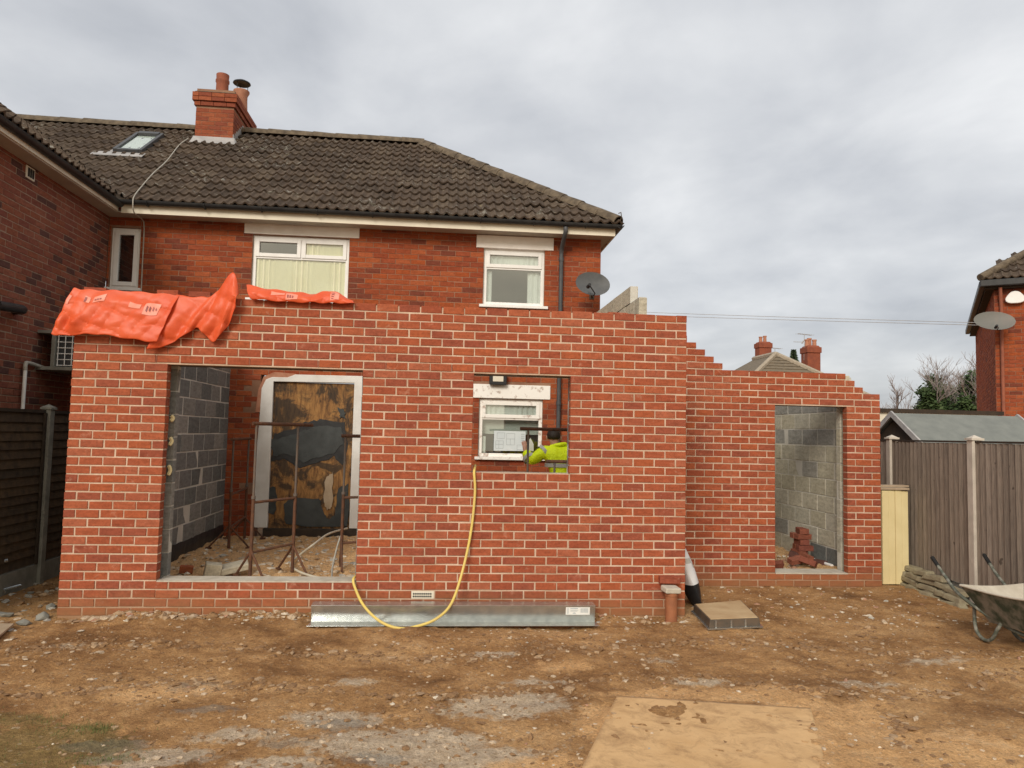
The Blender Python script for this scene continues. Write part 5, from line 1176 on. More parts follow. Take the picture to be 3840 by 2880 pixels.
s = MB(); s.box(ga.x-.6, gb.x+.5, ga.y-.06, ga.y+4.2, ga.z-.03, ga.z+.05); s.build('roof', 'timber_dark', gr)

# ------------------------------------------------------------------ wheelbarrow
wbr = thing('wheelbarrow', 'green builders wheelbarrow with cement-coated tray', 'wheelbarrow', (8.95, -1.3, -.34))
GZ0 = -.335
rim = [Vector((8.60, -.85, .165)), Vector((9.29, -.80, .165)), Vector((9.24, -1.74, .20)), Vector((8.70, -1.76, .20))]
bot = [Vector((8.76, -1.02, -.14)), Vector((9.13, -1.0, -.14)), Vector((9.10, -1.42, -.13)), Vector((8.80, -1.43, -.13))]
def trayquad(rm, bt_):
    vs = []; n = 6
    for j in range(n+1):
        t = j/n
        for k in range(4):
            for i in range(6):
                u = i/6; a = rm[k].lerp(rm[(k+1) % 4], u); b = bt_[k].lerp(bt_[(k+1) % 4], u); p = a.lerp(b, t**.9)
                vs.append(p+Vector((0, 0, -.02*math.sin(math.pi*u)*(1-t))))
    W = 24; fs = [(j*W+k, j*W+(k+1) % W, (j+1)*W+(k+1) % W, (j+1)*W+k) for j in range(n) for k in range(W)]+[tuple(n*W+k for k in range(W))]; return vs, fs
vs, fs = trayquad(rim, bot); s = MB(); s.add(vs, fs); o = s.build('tray', 'barrow_green', wbr, smooth=True)
inn = [p+Vector((.012 if i in (0, 3) else -.012, -.012 if i < 2 else .012, .004)) for i, p in enumerate(rim)]; inb = [p+Vector((.01 if i in (0, 3) else -.01, 0, .06)) for i, p in enumerate(bot)]
vs, fs = trayquad(inn, inb); s = MB(); s.add(vs, [f[::-1] for f in fs]); s.build('cement_lining', 'cement', wbr, smooth=True)
s = MB(); rp = []
for k in range(4):
    for i in range(6): rp.append(rim[k].lerp(rim[(k+1) % 4], i/6)+Vector((0, 0, -.02*math.sin(math.pi*i/6))))
s.tube(rp+[rp[0]], .010, 8); s.build('rim', 'cement', wbr, smooth=True)
for sx, tip, cor in ((-1, Vector((8.835, -.12, .30)), Vector((8.66, -.80, .04))), (1, Vector((9.50, -.02, .315)), Vector((9.22, -.76, .04)))):
    s = MB(); mid = tip.lerp(cor, .45)+Vector((0, 0, -.02)); s.tube(smoothpath([tip, tip.lerp(cor, .22)+Vector((0, 0, -.012)), mid, cor, Vector((cor.x+.17*(-sx), -1.25, -.165)), Vector((8.95+sx*.07, -1.95, -.17))], 7), .0165, 10); s.build('frame_tube', 'barrow_tube', wbr, smooth=True)
    s = MB(); s.tube([tip+(tip-cor).normalized()*.01, tip.lerp(cor, .2)+Vector((0, 0, -.010))], .020, 10); s.build('grip', 'rubber', wbr, smooth=True)
    lx = 8.76 if sx < 0 else 9.13
    s = MB(); s.tube(smoothpath([(lx+.02*-sx, -.80, -.02), (lx, -.83, -.2), (lx, -.87, GZ0+.05), (lx, -.96, GZ0+.014), (lx, -1.05, GZ0+.05), (lx, -1.12, -.18), (lx+.02*-sx, -1.16, -.10)], 6), .0165, 10); s.build('leg', 'barrow_tube', wbr, smooth=True)
s = MB(); s.lathe([(.09, -.045), (.17, -.05), (.195, -.03), (.2, 0), (.195, .03), (.17, .05), (.09, .045)], (8.95, -1.97, GZ0+.2), 24, axis=(1, 0, 0)); whl = s.build('wheel', 'rubber', wbr, smooth=True)
s = MB(); s.lathe([(.0, -.03), (.1, -.03), (.1, .03), (0, .03)], (8.95, -1.97, GZ0+.2), 16, axis=(1, 0, 0)); s.tube([(8.85, -1.97, GZ0+.2), (9.05, -1.97, GZ0+.2)], .012, 8); s.build('rim', 'barrow_tube', whl, smooth=True)

# ------------------------------------------------------------------ satellite dishes, cables, lamp
def dish(t, c, rx, rz_, face, m, arm_to, wall_pt, depth=.055):
    c = Vector(c); f = Vector(face).normalized(); Q = Vector((0, 0, 1)).rotation_difference(f).to_matrix()
    side = Vector((0, 0, 1)).cross(f).normalized(); upv = f.cross(side)
    s = MB(); vs = []; n = 28
    for back in (0, 1):
        for j in range(7):
            rr = j/6
            for k in range(n):
                a = 2*math.pi*k/n; vs.append(c+side*math.cos(a)*rr*rx+upv*math.sin(a)*rr*rz_-f*(depth*(1-rr*rr)+.004*back))
    o_ = 7*n; fs = []
    for j in range(6):
        for k in range(n):
            q_ = (j*n+k, j*n+(k+1) % n, (j+1)*n+(k+1) % n, (j+1)*n+k); fs += [q_, tuple(i+o_ for i in q_[::-1])]
    fs += [(6*n+k, 6*n+(k+1) % n, o_+6*n+(k+1) % n, o_+6*n+k) for k in range(n)]
    s.add(vs, fs); s.build('reflector', m, t, smooth=True)
    low = c-upv*rz_*.98; tip = c+f*.26-upv*rz_*.25
    if arm_to is not None: tip = Vector(arm_to)
    s = MB(); s.tube([low-f*.02, low+f*.06, tip], .010, 6); s.build('arm', 'black_plastic', t)
    s = MB(); s.tube([tip+f*.02, tip-f*.07], [.024, .030], 10); s.build('receiver', 'black_plastic', t, smooth=True)
    s = MB(); wp = Vector(wall_pt); s.tube([c-f*(depth+.01), c-f*(depth+.06), wp+Vector((0, -.05, -.05)), wp], .016, 8); s.obox(wp, (.08, .02, .14)); s.build('bracket', 'steel_dark', t)
dt = thing('satellite_dish', 'dark grey satellite dish on the corner of the old brick house', 'satellite dish', (5.95, YH, 3.7))
dish(dt, (5.90, 3.62, 3.87), .28, .20, (.10, -.85, .22), 'dish', (5.80, 3.40, 3.80), (5.98, YH, 3.78))
fl_ = thing('floodlight', 'black security floodlight above the kitchen window lintel', 'floodlight', (4.48, YH, 2.3))
s = MB(); s.box(4.345, 4.62, 3.985, 4.05, 2.275, 2.46); s.box(4.43, 4.53, 4.05, YH-.003, 2.33, 2.41); s.build('housing', 'black_plastic', fl_, bevel=.012)
s = MB(); s.box(4.40, 4.565, 3.978, 3.986, 2.325, 2.44); s.build('lamp_glass', 'cream', fl_, bevel=.002)
s = MB(); pts_ = [onroof(-1.22, 6.36, .09), onroof(-1.25, 6.0, .08), onroof(-1.15, 5.2, .08), onroof(-1.12, 4.6, .09), onroof(-1.08, 4.1, .08), onroof(-1.04, 3.74, .07), Vector((-1.03, 3.64, EZ-.05)), Vector((-1.03, 3.70, EZ-.18)), Vector((-1.03, 4.0, EZ-.2)), Vector((-1.03, YH-.012, EZ-.3)), Vector((-1.025, YH-.012, 4.0)), Vector((-1.02, YH-.012, 3.3)), Vector((-1.02, YH-.012, 2.0))]
s.tube(smoothpath(pts_, 5), .009, 6); tag(s.build('aerial_cable', 'cable', smooth=True), 'white aerial cable running from the chimney down the tiles and house wall', 'cable')
for i, dz in enumerate((0, .16)):
    a = CV+ray(2200, 1147+12*i)*22; b = CV+ray(3694, 1211+9*i)*15.9; a = a+(a-b)*1.2; n = 24; s = MB()
    s.tube([a.lerp(b, k/n)+Vector((0, 0, -.12*math.sin(math.pi*k/n))) for k in range(n+1)], .0065, 5)
    tag(s.build('overhead_wire', 'lead', smooth=True), ('upper' if i == 0 else 'lower')+' of two thin overhead wires strung across the sky to the house beyond the shed', 'wire', 'overhead wires')

# ------------------------------------------------------------------ plan sheet in the kitchen window
pl = thing('site_plan', 'large paper building plan taped inside the kitchen window', 'plan', (4.7, YH-.0, 1.2))
a, b, c_, d2 = [ony(px_, py_, YH+.02) for px_, py_ in ((1851, 1690), (1969, 1691), (1971, 1618), (1853, 1615))]
s = MB(); s.add([a, b, c_, d2]+[p+Vector((0, .003, 0)) for p in (a, b, c_, d2)], [(0, 1, 2, 3), (7, 6, 5, 4), (0, 4, 5, 1), (1, 5, 6, 2), (2, 6, 7, 3), (3, 7, 4, 0)]); pls = s.build('paper_sheet', 'paper', pl)
s = MB()
def pln(u0, v0, u1, v1, wd=.006):
    P0 = a.lerp(b, u0).lerp(d2.lerp(c_, u0), v0); P1 = a.lerp(b, u1).lerp(d2.lerp(c_, u1), v1); d3 = (P1-P0).normalized(); n3 = Vector((-d3.z, 0, d3.x))*wd/2; y_ = Vector((0, -.0015, 0))
    s.add([P0+n3+y_, P1+n3+y_, P1-n3+y_, P0-n3+y_], [(0, 1, 2, 3)])
for q_ in ((.06, .12, .06, .5), (.06, .12, .3, .12), (.3, .12, .3, .5), (.06, .5, .3, .5), (.16, .12, .16, .5), (.06, .32, .3, .32), (.4, .3, .4, .88), (.4, .88, .66, .88), (.66, .3, .66, .88), (.4, .3, .66, .3), (.52, .3, .52, .6), (.4, .6, .66, .6), (.1, .62, .34, .62), (.1, .9, .34, .9), (.1, .62, .1, .9), (.34, .62, .34, .9), (.74, .06, .97, .06), (.74, .06, .74, .3), (.97, .06, .97, .3), (.74, .3, .97, .3)): pln(*q_)
for k in range(4): pln(.86, .55+k*.1, .97, .55+k*.1, .012)
s.build('plan_lines', 'plan_ink', pls)

# ------------------------------------------------------------------ builders' trestles
def trestle(label, a, b, ztop, zmid, topext=(.12, .12), z0=-.12, mt_='rust'):
    a, b = Vector((*a, 0)), Vector((*b, 0)); d = (b-a).normalized(); sd_ = Vector((-d.y, d.x, 0)); t = thing('builders_trestle', label, 'trestle', ((a.x+b.x)/2, (a.y+b.y)/2, z0), 'rusty trestles inside the extension')
    Z = Vector((0, 0, 1))
    for p in (a, b):
        s = MB(); s.tube([p+Z*z0, p+Z*(zmid+.02)], .019, 10); s.build('outer_post', mt_, t, smooth=True)
        s = MB(); s.tube([p+Z*(zmid-.1), p+Z*ztop], .0135, 10); s.tube([p+Z*(zmid+.02), p+Z*(zmid+.05)], .024, 10); s.build('inner_post', 'rust_grey', t, smooth=True)
        for q_ in ((sd_*1), (sd_*-1)):
            s = MB(); f = p+q_*.27+Z*(z0+.005); s.tube([p+Z*(z0+.30), f], .013, 8); s.tube([f-q_*.05, f+q_*.03], .014, 8); s.build('foot', mt_, t, smooth=True)
    s = MB(); e0, e1 = a-d*topext[0]+Z*ztop, b+d*topext[1]+Z*ztop; s.tube([e0, e1], .021, 10); s.build('top_bar', mt_, t, smooth=True)
    for za, zb_, rr in ((zmid-.02, zmid, .016), (z0+.28, z0+.32, .014)):
        s = MB(); s.tube([a+Z*za, b+Z*zb_], rr, 8); s.build('brace', mt_, t, smooth=True)
    return t
trestle('rusty trestle standing right behind the patio door sill', (1.60, .76), (1.97, 1.16), 1.56, .72, (.05, .2))
trestle('rusty trestle standing beside the grey block wall', (.80, 2.83), (.77, 3.75), 1.35, .62, (.1, .1))
trestle('rusty trestle half hidden by the brick pier between the openings', (2.47, 1.50), (3.15, 1.62), 1.44, .72, (.05, .1))
trestle('tall rusty trestle in front of the kitchen window beside the worker', (4.66, 1.25), (5.35, 1.35), 1.575, .8, (.10, .1))
trestle('low rusty trestle with a thick top bar at the back of the worker', (4.94, .95), (5.5, .98), 1.20, .55, (.10, .1))

# ------------------------------------------------------------------ worker
wk = thing('person', 'worker in yellow hi-vis jacket seen from behind through the window opening', 'person', (5.17, 2.3, -.13))
def skin(name, m, verts, edges, radii, parent, root=0, sub=2):
    me = bpy.data.meshes.new(name); me.from_pydata([tuple(v) for v in verts], edges, []); me.materials.append(M[m]); o = link(name, me, parent)
    o.modifiers.new('skin', 'SKIN')
    if not me.skin_vertices: 
        return o
    for i, rr in enumerate(radii):
        sv = me.skin_vertices[0].data[i]; sv.radius = rr if isinstance(rr, tuple) else (rr, rr); sv.use_root = (i == root)
    ss = o.modifiers.new('sub', 'SUBSURF'); ss.levels = sub; ss.render_levels = sub
    me.polygons.foreach_set('use_smooth', [True]*len(me.polygons)); o.modifiers['skin'].use_smooth_shade = True
    return o
W0 = Vector((5.17, 2.3, -.105))
def wp(x, y, z): return W0+Vector((x, y, z))
J = dict(pel=(.06, -.02, .92), wai=(.05, -.02, 1.08), chs=(.03, .0, 1.27), nb=(.0, .03, 1.42), nk=(-.02, .06, 1.49), hd=(-.03, .09, 1.575), ht=(-.03, .085, 1.655),
         ls=(-.15, .02, 1.40), le=(-.345, -.02, 1.255), lw=(-.415, .09, 1.385), lp=(-.42, .125, 1.445),
         rs=(.19, .02, 1.41), re=(.26, .10, 1.13), rw=(.16, .30, 1.05), rp=(.10, .36, 1.05),
         lh=(-.06, -.02, .88), lk=(-.08, .03, .48), la=(-.09, -.02, .08), lt=(-.10, .14, .03), rh=(.16, -.02, .88), rk=(.17, .02, .48), ra=(.18, -.02, .08), rt_=(.19, .14, .03))
keys = list(J); V_ = [wp(*J[k]) for k in keys]; ix = {k: i for i, k in enumerate(keys)}
rad = dict(pel=(.15, .11), wai=(.135, .10), chs=(.172, .12), nb=(.07, .06), nk=.052, hd=(.078, .092), ht=(.06, .07), ls=.06, le=.042, lw=.029, lp=(.034, .018), rs=.06, re=.042, rw=.029, rp=(.034, .018), lh=.085, lk=.058, la=.04, lt=.035, rh=.085, rk=.058, ra=.04, rt_=.035)
E_ = [('pel', 'wai'), ('wai', 'chs'), ('chs', 'nb'), ('nb', 'nk'), ('nk', 'hd'), ('hd', 'ht'), ('chs', 'ls'), ('ls', 'le'), ('le', 'lw'), ('lw', 'lp'), ('chs', 'rs'), ('rs', 're'), ('re', 'rw'), ('rw', 'rp'), ('pel', 'lh'), ('lh', 'lk'), ('lk', 'la'), ('la', 'lt'), ('pel', 'rh'), ('rh', 'rk'), ('rk', 'ra'), ('ra', 'rt_')]
edges = [(ix[a], ix[b]) for a, b in E_]; radl = [rad[k] for k in keys]
def fingers(base, wrist):
    bv = Vector(J[base]); d = (bv-Vector(J[wrist])).normalized(); s_ = d.cross(Vector((0, 1, 0.2))).normalized(); crl = Vector((0, 1, 0))
    for k, (o_, ln) in enumerate(((-.026, .072), (-.009, .082), (.009, .077), (.025, .060))):
        p1 = bv+s_*o_+d*.028; p2 = p1+d*ln*.45+crl*.012; p3 = p2+d*ln*.32+crl*.030
        i0 = len(V_); V_.extend([W0+p1, W0+p2, W0+p3]); radl.extend([.0095, .0088, .0075]); edges.extend([(ix[base], i0), (i0, i0+1), (i0+1, i0+2)])
    p1 = bv-d*.01-s_*.036+crl*.01; p2 = p1-s_*.02+d*.028+crl*.01; i0 = len(V_); V_.extend([W0+p1, W0+p2]); radl.extend([.011, .009]); edges.extend([(ix[base], i0), (i0, i0+1)])
fingers('lp', 'lw'); fingers('rp', 'rw')
body = skin('body', 'skin', V_, edges, radl, wk)
jk = [('pel', .02), ('wai', .03), ('chs', .035), ('nb', .03), ('ls', .04), ('le', .045), ('lw', .034), ('rs', .03), ('re', .03), ('rw', .024)]
jv = [wp(*J[k]) for k, _ in jk]; jv[0] = wp(.06, -.02, .80); jr = [tuple(x+e for x in rad[k]) if isinstance(rad[k], tuple) else rad[k]+e for k, e in jk]; jr[3] = (.085, .075)
jn = [k for k, _ in jk]; je = [(jn.index(a), jn.index(b)) for a, b in E_ if a in jn and b in jn]
skin('jacket', 'hivis', jv, je, jr, wk)
s = MB(); s.tube(smoothpath([wp(-.08, .0, 1.45), wp(.02, -.05, 1.48), wp(.12, -.01, 1.49), wp(.13, .06, 1.45)], 4), [.028]*13, 8); s.build('hood', 'hivis', wk, smooth=True)
def band(cen, rx, ry, z0, z1, tilt=0):
    s = MB(); vs = []; n = 24
    for z in (z0, z1):
        for rr in (1.0, .96):
            for k in range(n): a = 2*math.pi*k/n; vs.append(wp(cen[0]+rx*rr*math.cos(a), cen[1]+ry*rr*math.sin(a), z+tilt*math.cos(a)))
    fs = []
    for k in range(n): k2 = (k+1) % n; fs += [(k, k2, 2*n+k2, 2*n+k), (n+k2, n+k, 3*n+k, 3*n+k2), (k2, k, n+k, n+k2), (2*n+k, 2*n+k2, 3*n+k2, 3*n+k)]
    s.add(vs, fs); s.build('reflective_tape', 'tape', wk, smooth=True)
def armband(a, b, t, wd, r_):
    A_, B_ = wp(*J[a]), wp(*J[b]); c = A_.lerp(B_, t); d = (B_-A_).normalized(); s = MB(); s.tube([c-d*wd/2, c+d*wd/2], r_, 16, caps=False); s.tube([c+d*wd/2, c-d*wd/2], r_*.95, 16, caps=False); s.build('reflective_tape', 'tape', wk, smooth=True)
band((.045, -.01), .205, .16, 1.185, 1.235); band((.055, -.02), .195, .152, .96, 1.01)
armband('ls', 'le', .12, .045, .103); armband('le', 'lw', .28, .05, .09); armband('rs', 're', .5, .05, .086)
kk = ['pel', 'lh', 'lk', 'la', 'rh', 'rk', 'ra']; tv = [wp(*J[k]) for k in kk]; tr2 = [(.165, .125), .1, .075, .062, .1, .075, .062]
skin('trousers', 'trouser', tv, [(kk.index(a), kk.index(b)) for a, b in E_ if a in kk and b in kk], tr2, wk)
hb = bmesh.new(); bmesh.ops.create_icosphere(hb, subdivisions=3, radius=1); hc = wp(-.03, .085, 1.60)
for v in hb.verts:
    p = v.co.copy(); k = 1+.05*math.sin(p.x*9+p.z*7)*math.cos(p.y*8); v.co = Vector((p.x*.094*k, p.y*.108*k, p.z*.105*k))+hc
for v in hb.verts:
    if v.co.y > hc.y+.045 and v.co.z < hc.z+.03: v.co.y = hc.y+.045
    if v.co.z < hc.z-.045: v.co.z = hc.z-.045; v.co.x = hc.x+(v.co.x-hc.x)*.85
me = bpy.data.meshes.new('hair'); hb.to_mesh(me); hb.free(); me.materials.append(M['hair']); me.polygons.foreach_set('use_smooth', [True]*len(me.polygons)); link('hair', me, wk)
s = MB()
for sx in (-1, 1):
    vs = []; c = wp(-.03+sx*.082, .085, 1.565)
    s.tube([c+Vector((0, 0, -.03)), c+Vector((sx*.012, -.008, -.008)), c+Vector((sx*.014, -.012, .02)), c+Vector((0, 0, .032))], [.008, .013, .013, .008], 8)
s.build('ear', 'skin', wk, smooth=True)
s = MB(); fc = wp(-.03, .17, 1.565); s.tube([fc+Vector((0, -.01, .03)), fc+Vector((0, .018, -.01)), fc+Vector((0, .0, -.02))], [.009, .014, .010], 8); s.build('nose', 'skin', wk, smooth=True)
# trowel pointing up by the worker's hand
trw = thing('plastering_trowel', 'pale pointed trowel held up by the worker', 'trowel', (4.83, 2.42, 1.2))
q4 = [ony(1981, 1690, 2.45), ony(1979, 1660, 2.45), ony(1989, 1642, 2.45), ony(2001, 1665, 2.45), ony(2001, 1692, 2.45)]
s = MB(); s.ngon_prism(q4, (0, .012, 0)); s.build('blade', 'curtain', trw)
s = MB(); s.tube([ony(1990, 1690, 2.455), ony(1990, 1702, 2.46)], .012, 8); s.build('handle', 'timber', trw)

# ------------------------------------------------------------------ bits lying inside
p = hz_(335, 1465, -.1); o = link('broken_brick', brick_mesh(.14, BH, BD, 1, 'new_brick')); o.location = (p.x-.06, p.y, -.13); o.rotation_euler = (.05, .1, .25); tag(o, 'broken red brick lying on the rubble behind the door sill', 'brick')
p = hz_(520, 1480, -.1); s = MB(); s.obox((p.x, p.y, -.07), (.17, .14, .15), (.1, .15, .35)); s.obox((p.x+.2, p.y+.12, -.06), (.3, .22, .07), (.12, -.2, .3)); tag(s.build('broken_block', 'block_cream', bevel=.008), 'broken pale concrete block lying on the rubble behind the door sill', 'block')
st0 = ony(3018, 2150, 2.45).x-.10
for lv in range(6):
    for k in range(2):
        o = link('salvaged_brick', brick_mesh(.215, BH, BD, (lv+k) % 5, 'wing_brick')); a = random.uniform(-.25, .25)+(1.5 if lv % 2 else 0)
        o.location = (st0+k*.05*(lv % 2)+random.uniform(-.02, .02)+(.12 if lv % 2 else 0), 2.45+(k*.115 if lv % 2 == 0 else 0)+random.uniform(-.02, .02), -.18+lv*.075); o.rotation_euler = (random.uniform(-.03, .03), random.uniform(-.03, .03), a)
        tag(o, 'old brick stacked on the rubble inside the narrow doorway', 'brick', 'salvaged bricks inside the doorway')
for k in range(9):
    o = link('salvaged_brick', brick_mesh(.215, BH, BD, k % 5, 'wing_brick')); o.location = (8.30+random.uniform(-.25, .45), 2.05+random.uniform(-.12, .35), -.18+random.uniform(0, .05)); o.rotation_euler = (random.uniform(-.4, .4), random.uniform(-.4, .4), random.uniform(0, 3))
    tag(o, 'old brick tipped on the rubble beside the brick stack inside the doorway', 'brick', 'tumbled bricks inside the doorway')
s = MB(); a = onx(2500+1330*.4069, 1650+1095*.4069, 8.90); b = onx(2500+1525*.4069, 1650+1160*.4069, 8.90); s.tube([a, b], .022, 10); tag(s.build('plastic_pipe', 'upvc', smooth=True), 'white plastic pipe lying along the foot of the pale block wall', 'pipe')

# ------------------------------------------------------------------ house on the far right
c1 = CV+ray(3728, 1100)*16; e0 = CV+ray(3674, 1062)*16; RHA = R(-35)
wx, wy = c1.x, c1.y; ex, ey, ezz = wx-.23, wy-.23, e0.z
rh = thing('brick_house', 'red brick house with hipped roof beyond the garden shed', 'house', (wx, wy, -.4))
def rwall(px_, off=0):      # where a line of sight meets that house's turned front wall
    d = ray(px_, 1200); n_ = Vector((math.sin(RHA), -math.cos(RHA), 0)); P0 = Vector((wx, wy, 0))+n_*off; return ((P0-CV).dot(n_))/d.dot(n_)
s = MB(); s.box(wx, wx+6, wy, wy+8, -.5, ezz-.02); s.build('wall', 'old_mortar', rh)
pcs = []; r = int(1.2/HH)
while r*HH < ezz-.1:
    for u0, u1 in cut(0, 2.0, [(n+(0 if r % 2 else .5))*PH for n in range(9)]): pcs.append((wx+u0+.004, wx+u1-.004, r*HH))
    r += 1
lay(rh, (0, wy-.006, 0), 0, pcs, .0755, .1, 'old_brick', 300, score=lambda c: 0)
pcs = []; r = -5
while r*HH < ezz-.1:
    for u0, u1 in cut(-8, 0, [-(n+(0 if r % 2 else .5))*PH for n in range(33, 0, -1)]): pcs.append((-u1+.004, -u0-.004, r*HH))
    r += 1
lay(rh, (wx-.006, wy+8, 0), R(-90), pcs, .0755, .1, 'old_brick', 0)
s = MB(); s.tube([(wx+.12, wy-.05, 1.2), (wx+.12, wy-.05, ezz-.5), (wx+.1, wy-.18, ezz-.12)], .035, 10); s.build('downpipe', 'terracotta', rh, smooth=True)
s = MB(); s.add([(ex, ey, ezz+.05), (ex+7, ey, ezz+.05), (ex+7, ey+9, ezz+.05), (ex, ey+9, ezz+.05), (ex+3.4, ey+3.5, ezz+.05+2.45), (ex+3.4, ey+5.6, ezz+.05+2.45)], [(0, 1, 4), (1, 2, 5, 4), (2, 3, 5), (3, 0, 4, 5), (3, 2, 1, 0)]); rr_ = s.build('roof', 'timber_dark', rh)
for j in range(6):
    d = -.04+j*GA*math.cos(PI_)
    for i in range(9):
        x = ex+.0+i*TW
        if x+TW*.6 < ex+d: continue
        o = bpy.data.objects.new('roof_tile', TM[i % 5]); col.objects.link(o); o.parent = rr_; o.matrix_local = Matrix.Translation((x, ey+d, ezz+.06+d*2.45/3.45))@Matrix.Rotation(math.atan(2.45/3.45), 4, 'X')
s = MB(); s.tube([(ex-.03, ey-.03, ezz+.10), (ex+3.4, ey+3.5, ezz+2.6)], .085, 10); s.build('hip_tiles', 'ridge', rr_, smooth=True)
s = MB(); s.box(ex-.04, ex+6, ey-.06, ey+.06, ezz-.10, ezz+.045); s.box(ex-.05, ex+.07, ey+.06, ey+8, ezz-.10, ezz+.045); s.build('gutter', 'black_plastic', rh, bevel=.02)
s = MB(); s.box(ex+.05, ex+6, ey+.06, wy-.0, ezz-.14, ezz-.10); s.box(ex+.07, wx, wy, wy+8, ezz-.14, ezz-.10); s.build('soffit', 'timber_dark', rh)
s = MB(); s.tube([(wx+.62, wy-.05, ezz-.12), (wx+.62, wy-.05, 1.3)], .012, 6); s.build('cable', 'terracotta', rh)
rh.rotation_euler = (0, 0, RHA)
ab_ = thing('alarm_box', 'white rounded burglar alarm box high on the house beyond the garden shed', 'alarm box', (wx+.45, wy-.4, ezz-.4))
ac = CV+ray(3806, 1118)*rwall(3806, .02); s = MB(); pr_ = []; cA, sA = math.cos(RHA), math.sin(RHA)
for k in range(24):
    a = 2*math.pi*k/24+math.pi/2; rr = .155*(1+.10*math.cos(3*(a-math.pi/2))); pr_.append((ac.x+rr*math.cos(a)*1.12*cA, ac.y+rr*math.cos(a)*1.12*sA, ac.z+rr*math.sin(a)*.86))
s.ngon_prism(pr_, Vector((sA, -cA, 0))*.075); s.build('cover', 'upvc', ab_, bevel=.015)
dt2 = thing('satellite_dish', 'grey perforated satellite dish on the corner of the house beyond the garden shed', 'satellite dish', (wx, wy, 4.0))
dc = CV+ray(3730, 1202)*15.5; dish(dt2, dc, .40, .235, (-.22, -.8, .42), 'dish_mesh', CV+ray(3738, 1222)*15.2, (wx+.05, wy-.0, dc.z-.05), .07)

# ------------------------------------------------------------------ far houses, conifer and bare ivy-clad trees
def farhouse(label, apx, apy, D, wid, dep, rise, chims, gl=None):
    A_ = CV+ray(apx, apy)*D; t = thing('far_house', label, 'house', (A_.x, A_.y+dep/2, -.4), gl)
    ez_ = A_.z-rise; x0, x1, y0, y1 = A_.x-wid/2, A_.x+wid/2, A_.y-rise*1.3, A_.y-rise*1.3+dep
    s = MB(); s.box(x0+.4, x1-.4, y0+.4, y1-.4, -1, ez_); s.build('wall', 'far_brick', t)
    s = MB(); yb_ = y1-rise*1.3
    s.add([(x0, y0, ez_), (x1, y0, ez_), (x1, y1, ez_), (x0, y1, ez_), (A_.x, A_.y, A_.z), (A_.x, yb_, A_.z)], [(0, 1, 4), (1, 2, 5, 4), (2, 3, 5), (3, 0, 4, 5), (3, 2, 1, 0)]); rf_ = s.build('roof', 'far_tile', t)
    nb_ = 14; bb = MB()
    for k in range(1, nb_):
        f = k/nb_; bb.tube([(x0+(A_.x-x0)*f, y0+(A_.y-y0)*f-.02, ez_+rise*f+.02), (x1+(A_.x-x1)*f, y0+(A_.y-y0)*f-.02, ez_+rise*f+.02)], .05, 5)
    bb.build('tile_courses', 'far_tile', rf_)
    for p in ((x0, y0), (x1, y0)):
        s = MB(); s.tube([(p[0], p[1], ez_+.05), (A_.x, A_.y, A_.z+.06)], .17, 6); s.build('hip_tiles', 'far_hip', rf_)
    s = MB(); s.tube([(A_.x, A_.y, A_.z+.06), (A_.x, yb_, A_.z+.06)], .17, 6); s.build('ridge_tiles', 'far_hip', rf_)
    for (px0, px1, pyt, pyb, dD, np_) in chims:
        B_ = CV+ray((px0+px1)/2, pyt)*(D+dD); wd = (px1-px0)/FPX*(D+dD); hb_ = (pyb-pyt)/FPX*(D+dD)
        s = MB(); s.box(B_.x-wd*.45, B_.x+wd*.45, B_.y-.5, B_.y+.5, B_.z-hb_-1.2, B_.z-.25); s.box(B_.x-wd*.5, B_.x+wd*.5, B_.y-.58, B_.y+.58, B_.z-.5, B_.z-.08); s.obox((B_.x, B_.y, B_.z-.02), (wd*.9, 1.0, .14), taper=.8); co = s.build('chimney', 'far_brick', t, bevel=.03)
        for k in range(np_):
            s = MB(); xx = B_.x+(k-(np_-1)/2)*wd*.7/np_*1.1; s.lathe([(.16, 0), (.14, .4+.12*(k % 2)), (.17, .42+.12*(k % 2)), (.17, .52+.12*(k % 2)), (.1, .52+.12*(k % 2))], (xx, B_.y+.2*(k % 2), B_.z), 10); s.build('chimney_pot', 'terracotta_pale', co, smooth=True)
    return t
farhouse('distant hipped-roof house with two brick chimneys beyond the set-back wall', 2908, 1330, 52, 9.5, 12, 3.2, [(2836, 2888, 1285, 1360, 14, 2), (3012, 3068, 1300, 1400, 2, 3)])
def aerial(px_, pyt, pyb, D, w1):
    B_ = CV+ray(px_, pyb)*D; T_ = CV+ray(px_+1, pyt)*D; s = MB(); s.tube([B_-Vector((0, 0, 1)), T_], .022, 5); d = Vector((w1, .4*w1, .0)); s.tube([T_-d*.6, T_+d*.7], .018, 5)
    for k in range(7): q_ = T_-d*.6+d*1.3*k/6; s.tube([q_-Vector((-.1, .22, .0)), q_+Vector((-.1, .22, 0))], .012, 4)
    return s
s = aerial(3015, 1254, 1300, 54, 1.0); q_ = CV+ray(3013, 1283)*54; s.tube([q_, q_-Vector((.75, 0, 0))], .02, 5); s.tube([q_-Vector((.12, 0, .1)), q_+Vector((0, 0, .1))], .05, 5)
tag(s.build('tv_aerial', 'lead'), 'tall television aerial on the broader chimney of the distant house', 'aerial')
tag(aerial(2905, 1306, 1330, 66, .9).build('tv_aerial', 'lead'), 'small television aerial beside the narrower chimney of the distant house', 'aerial')
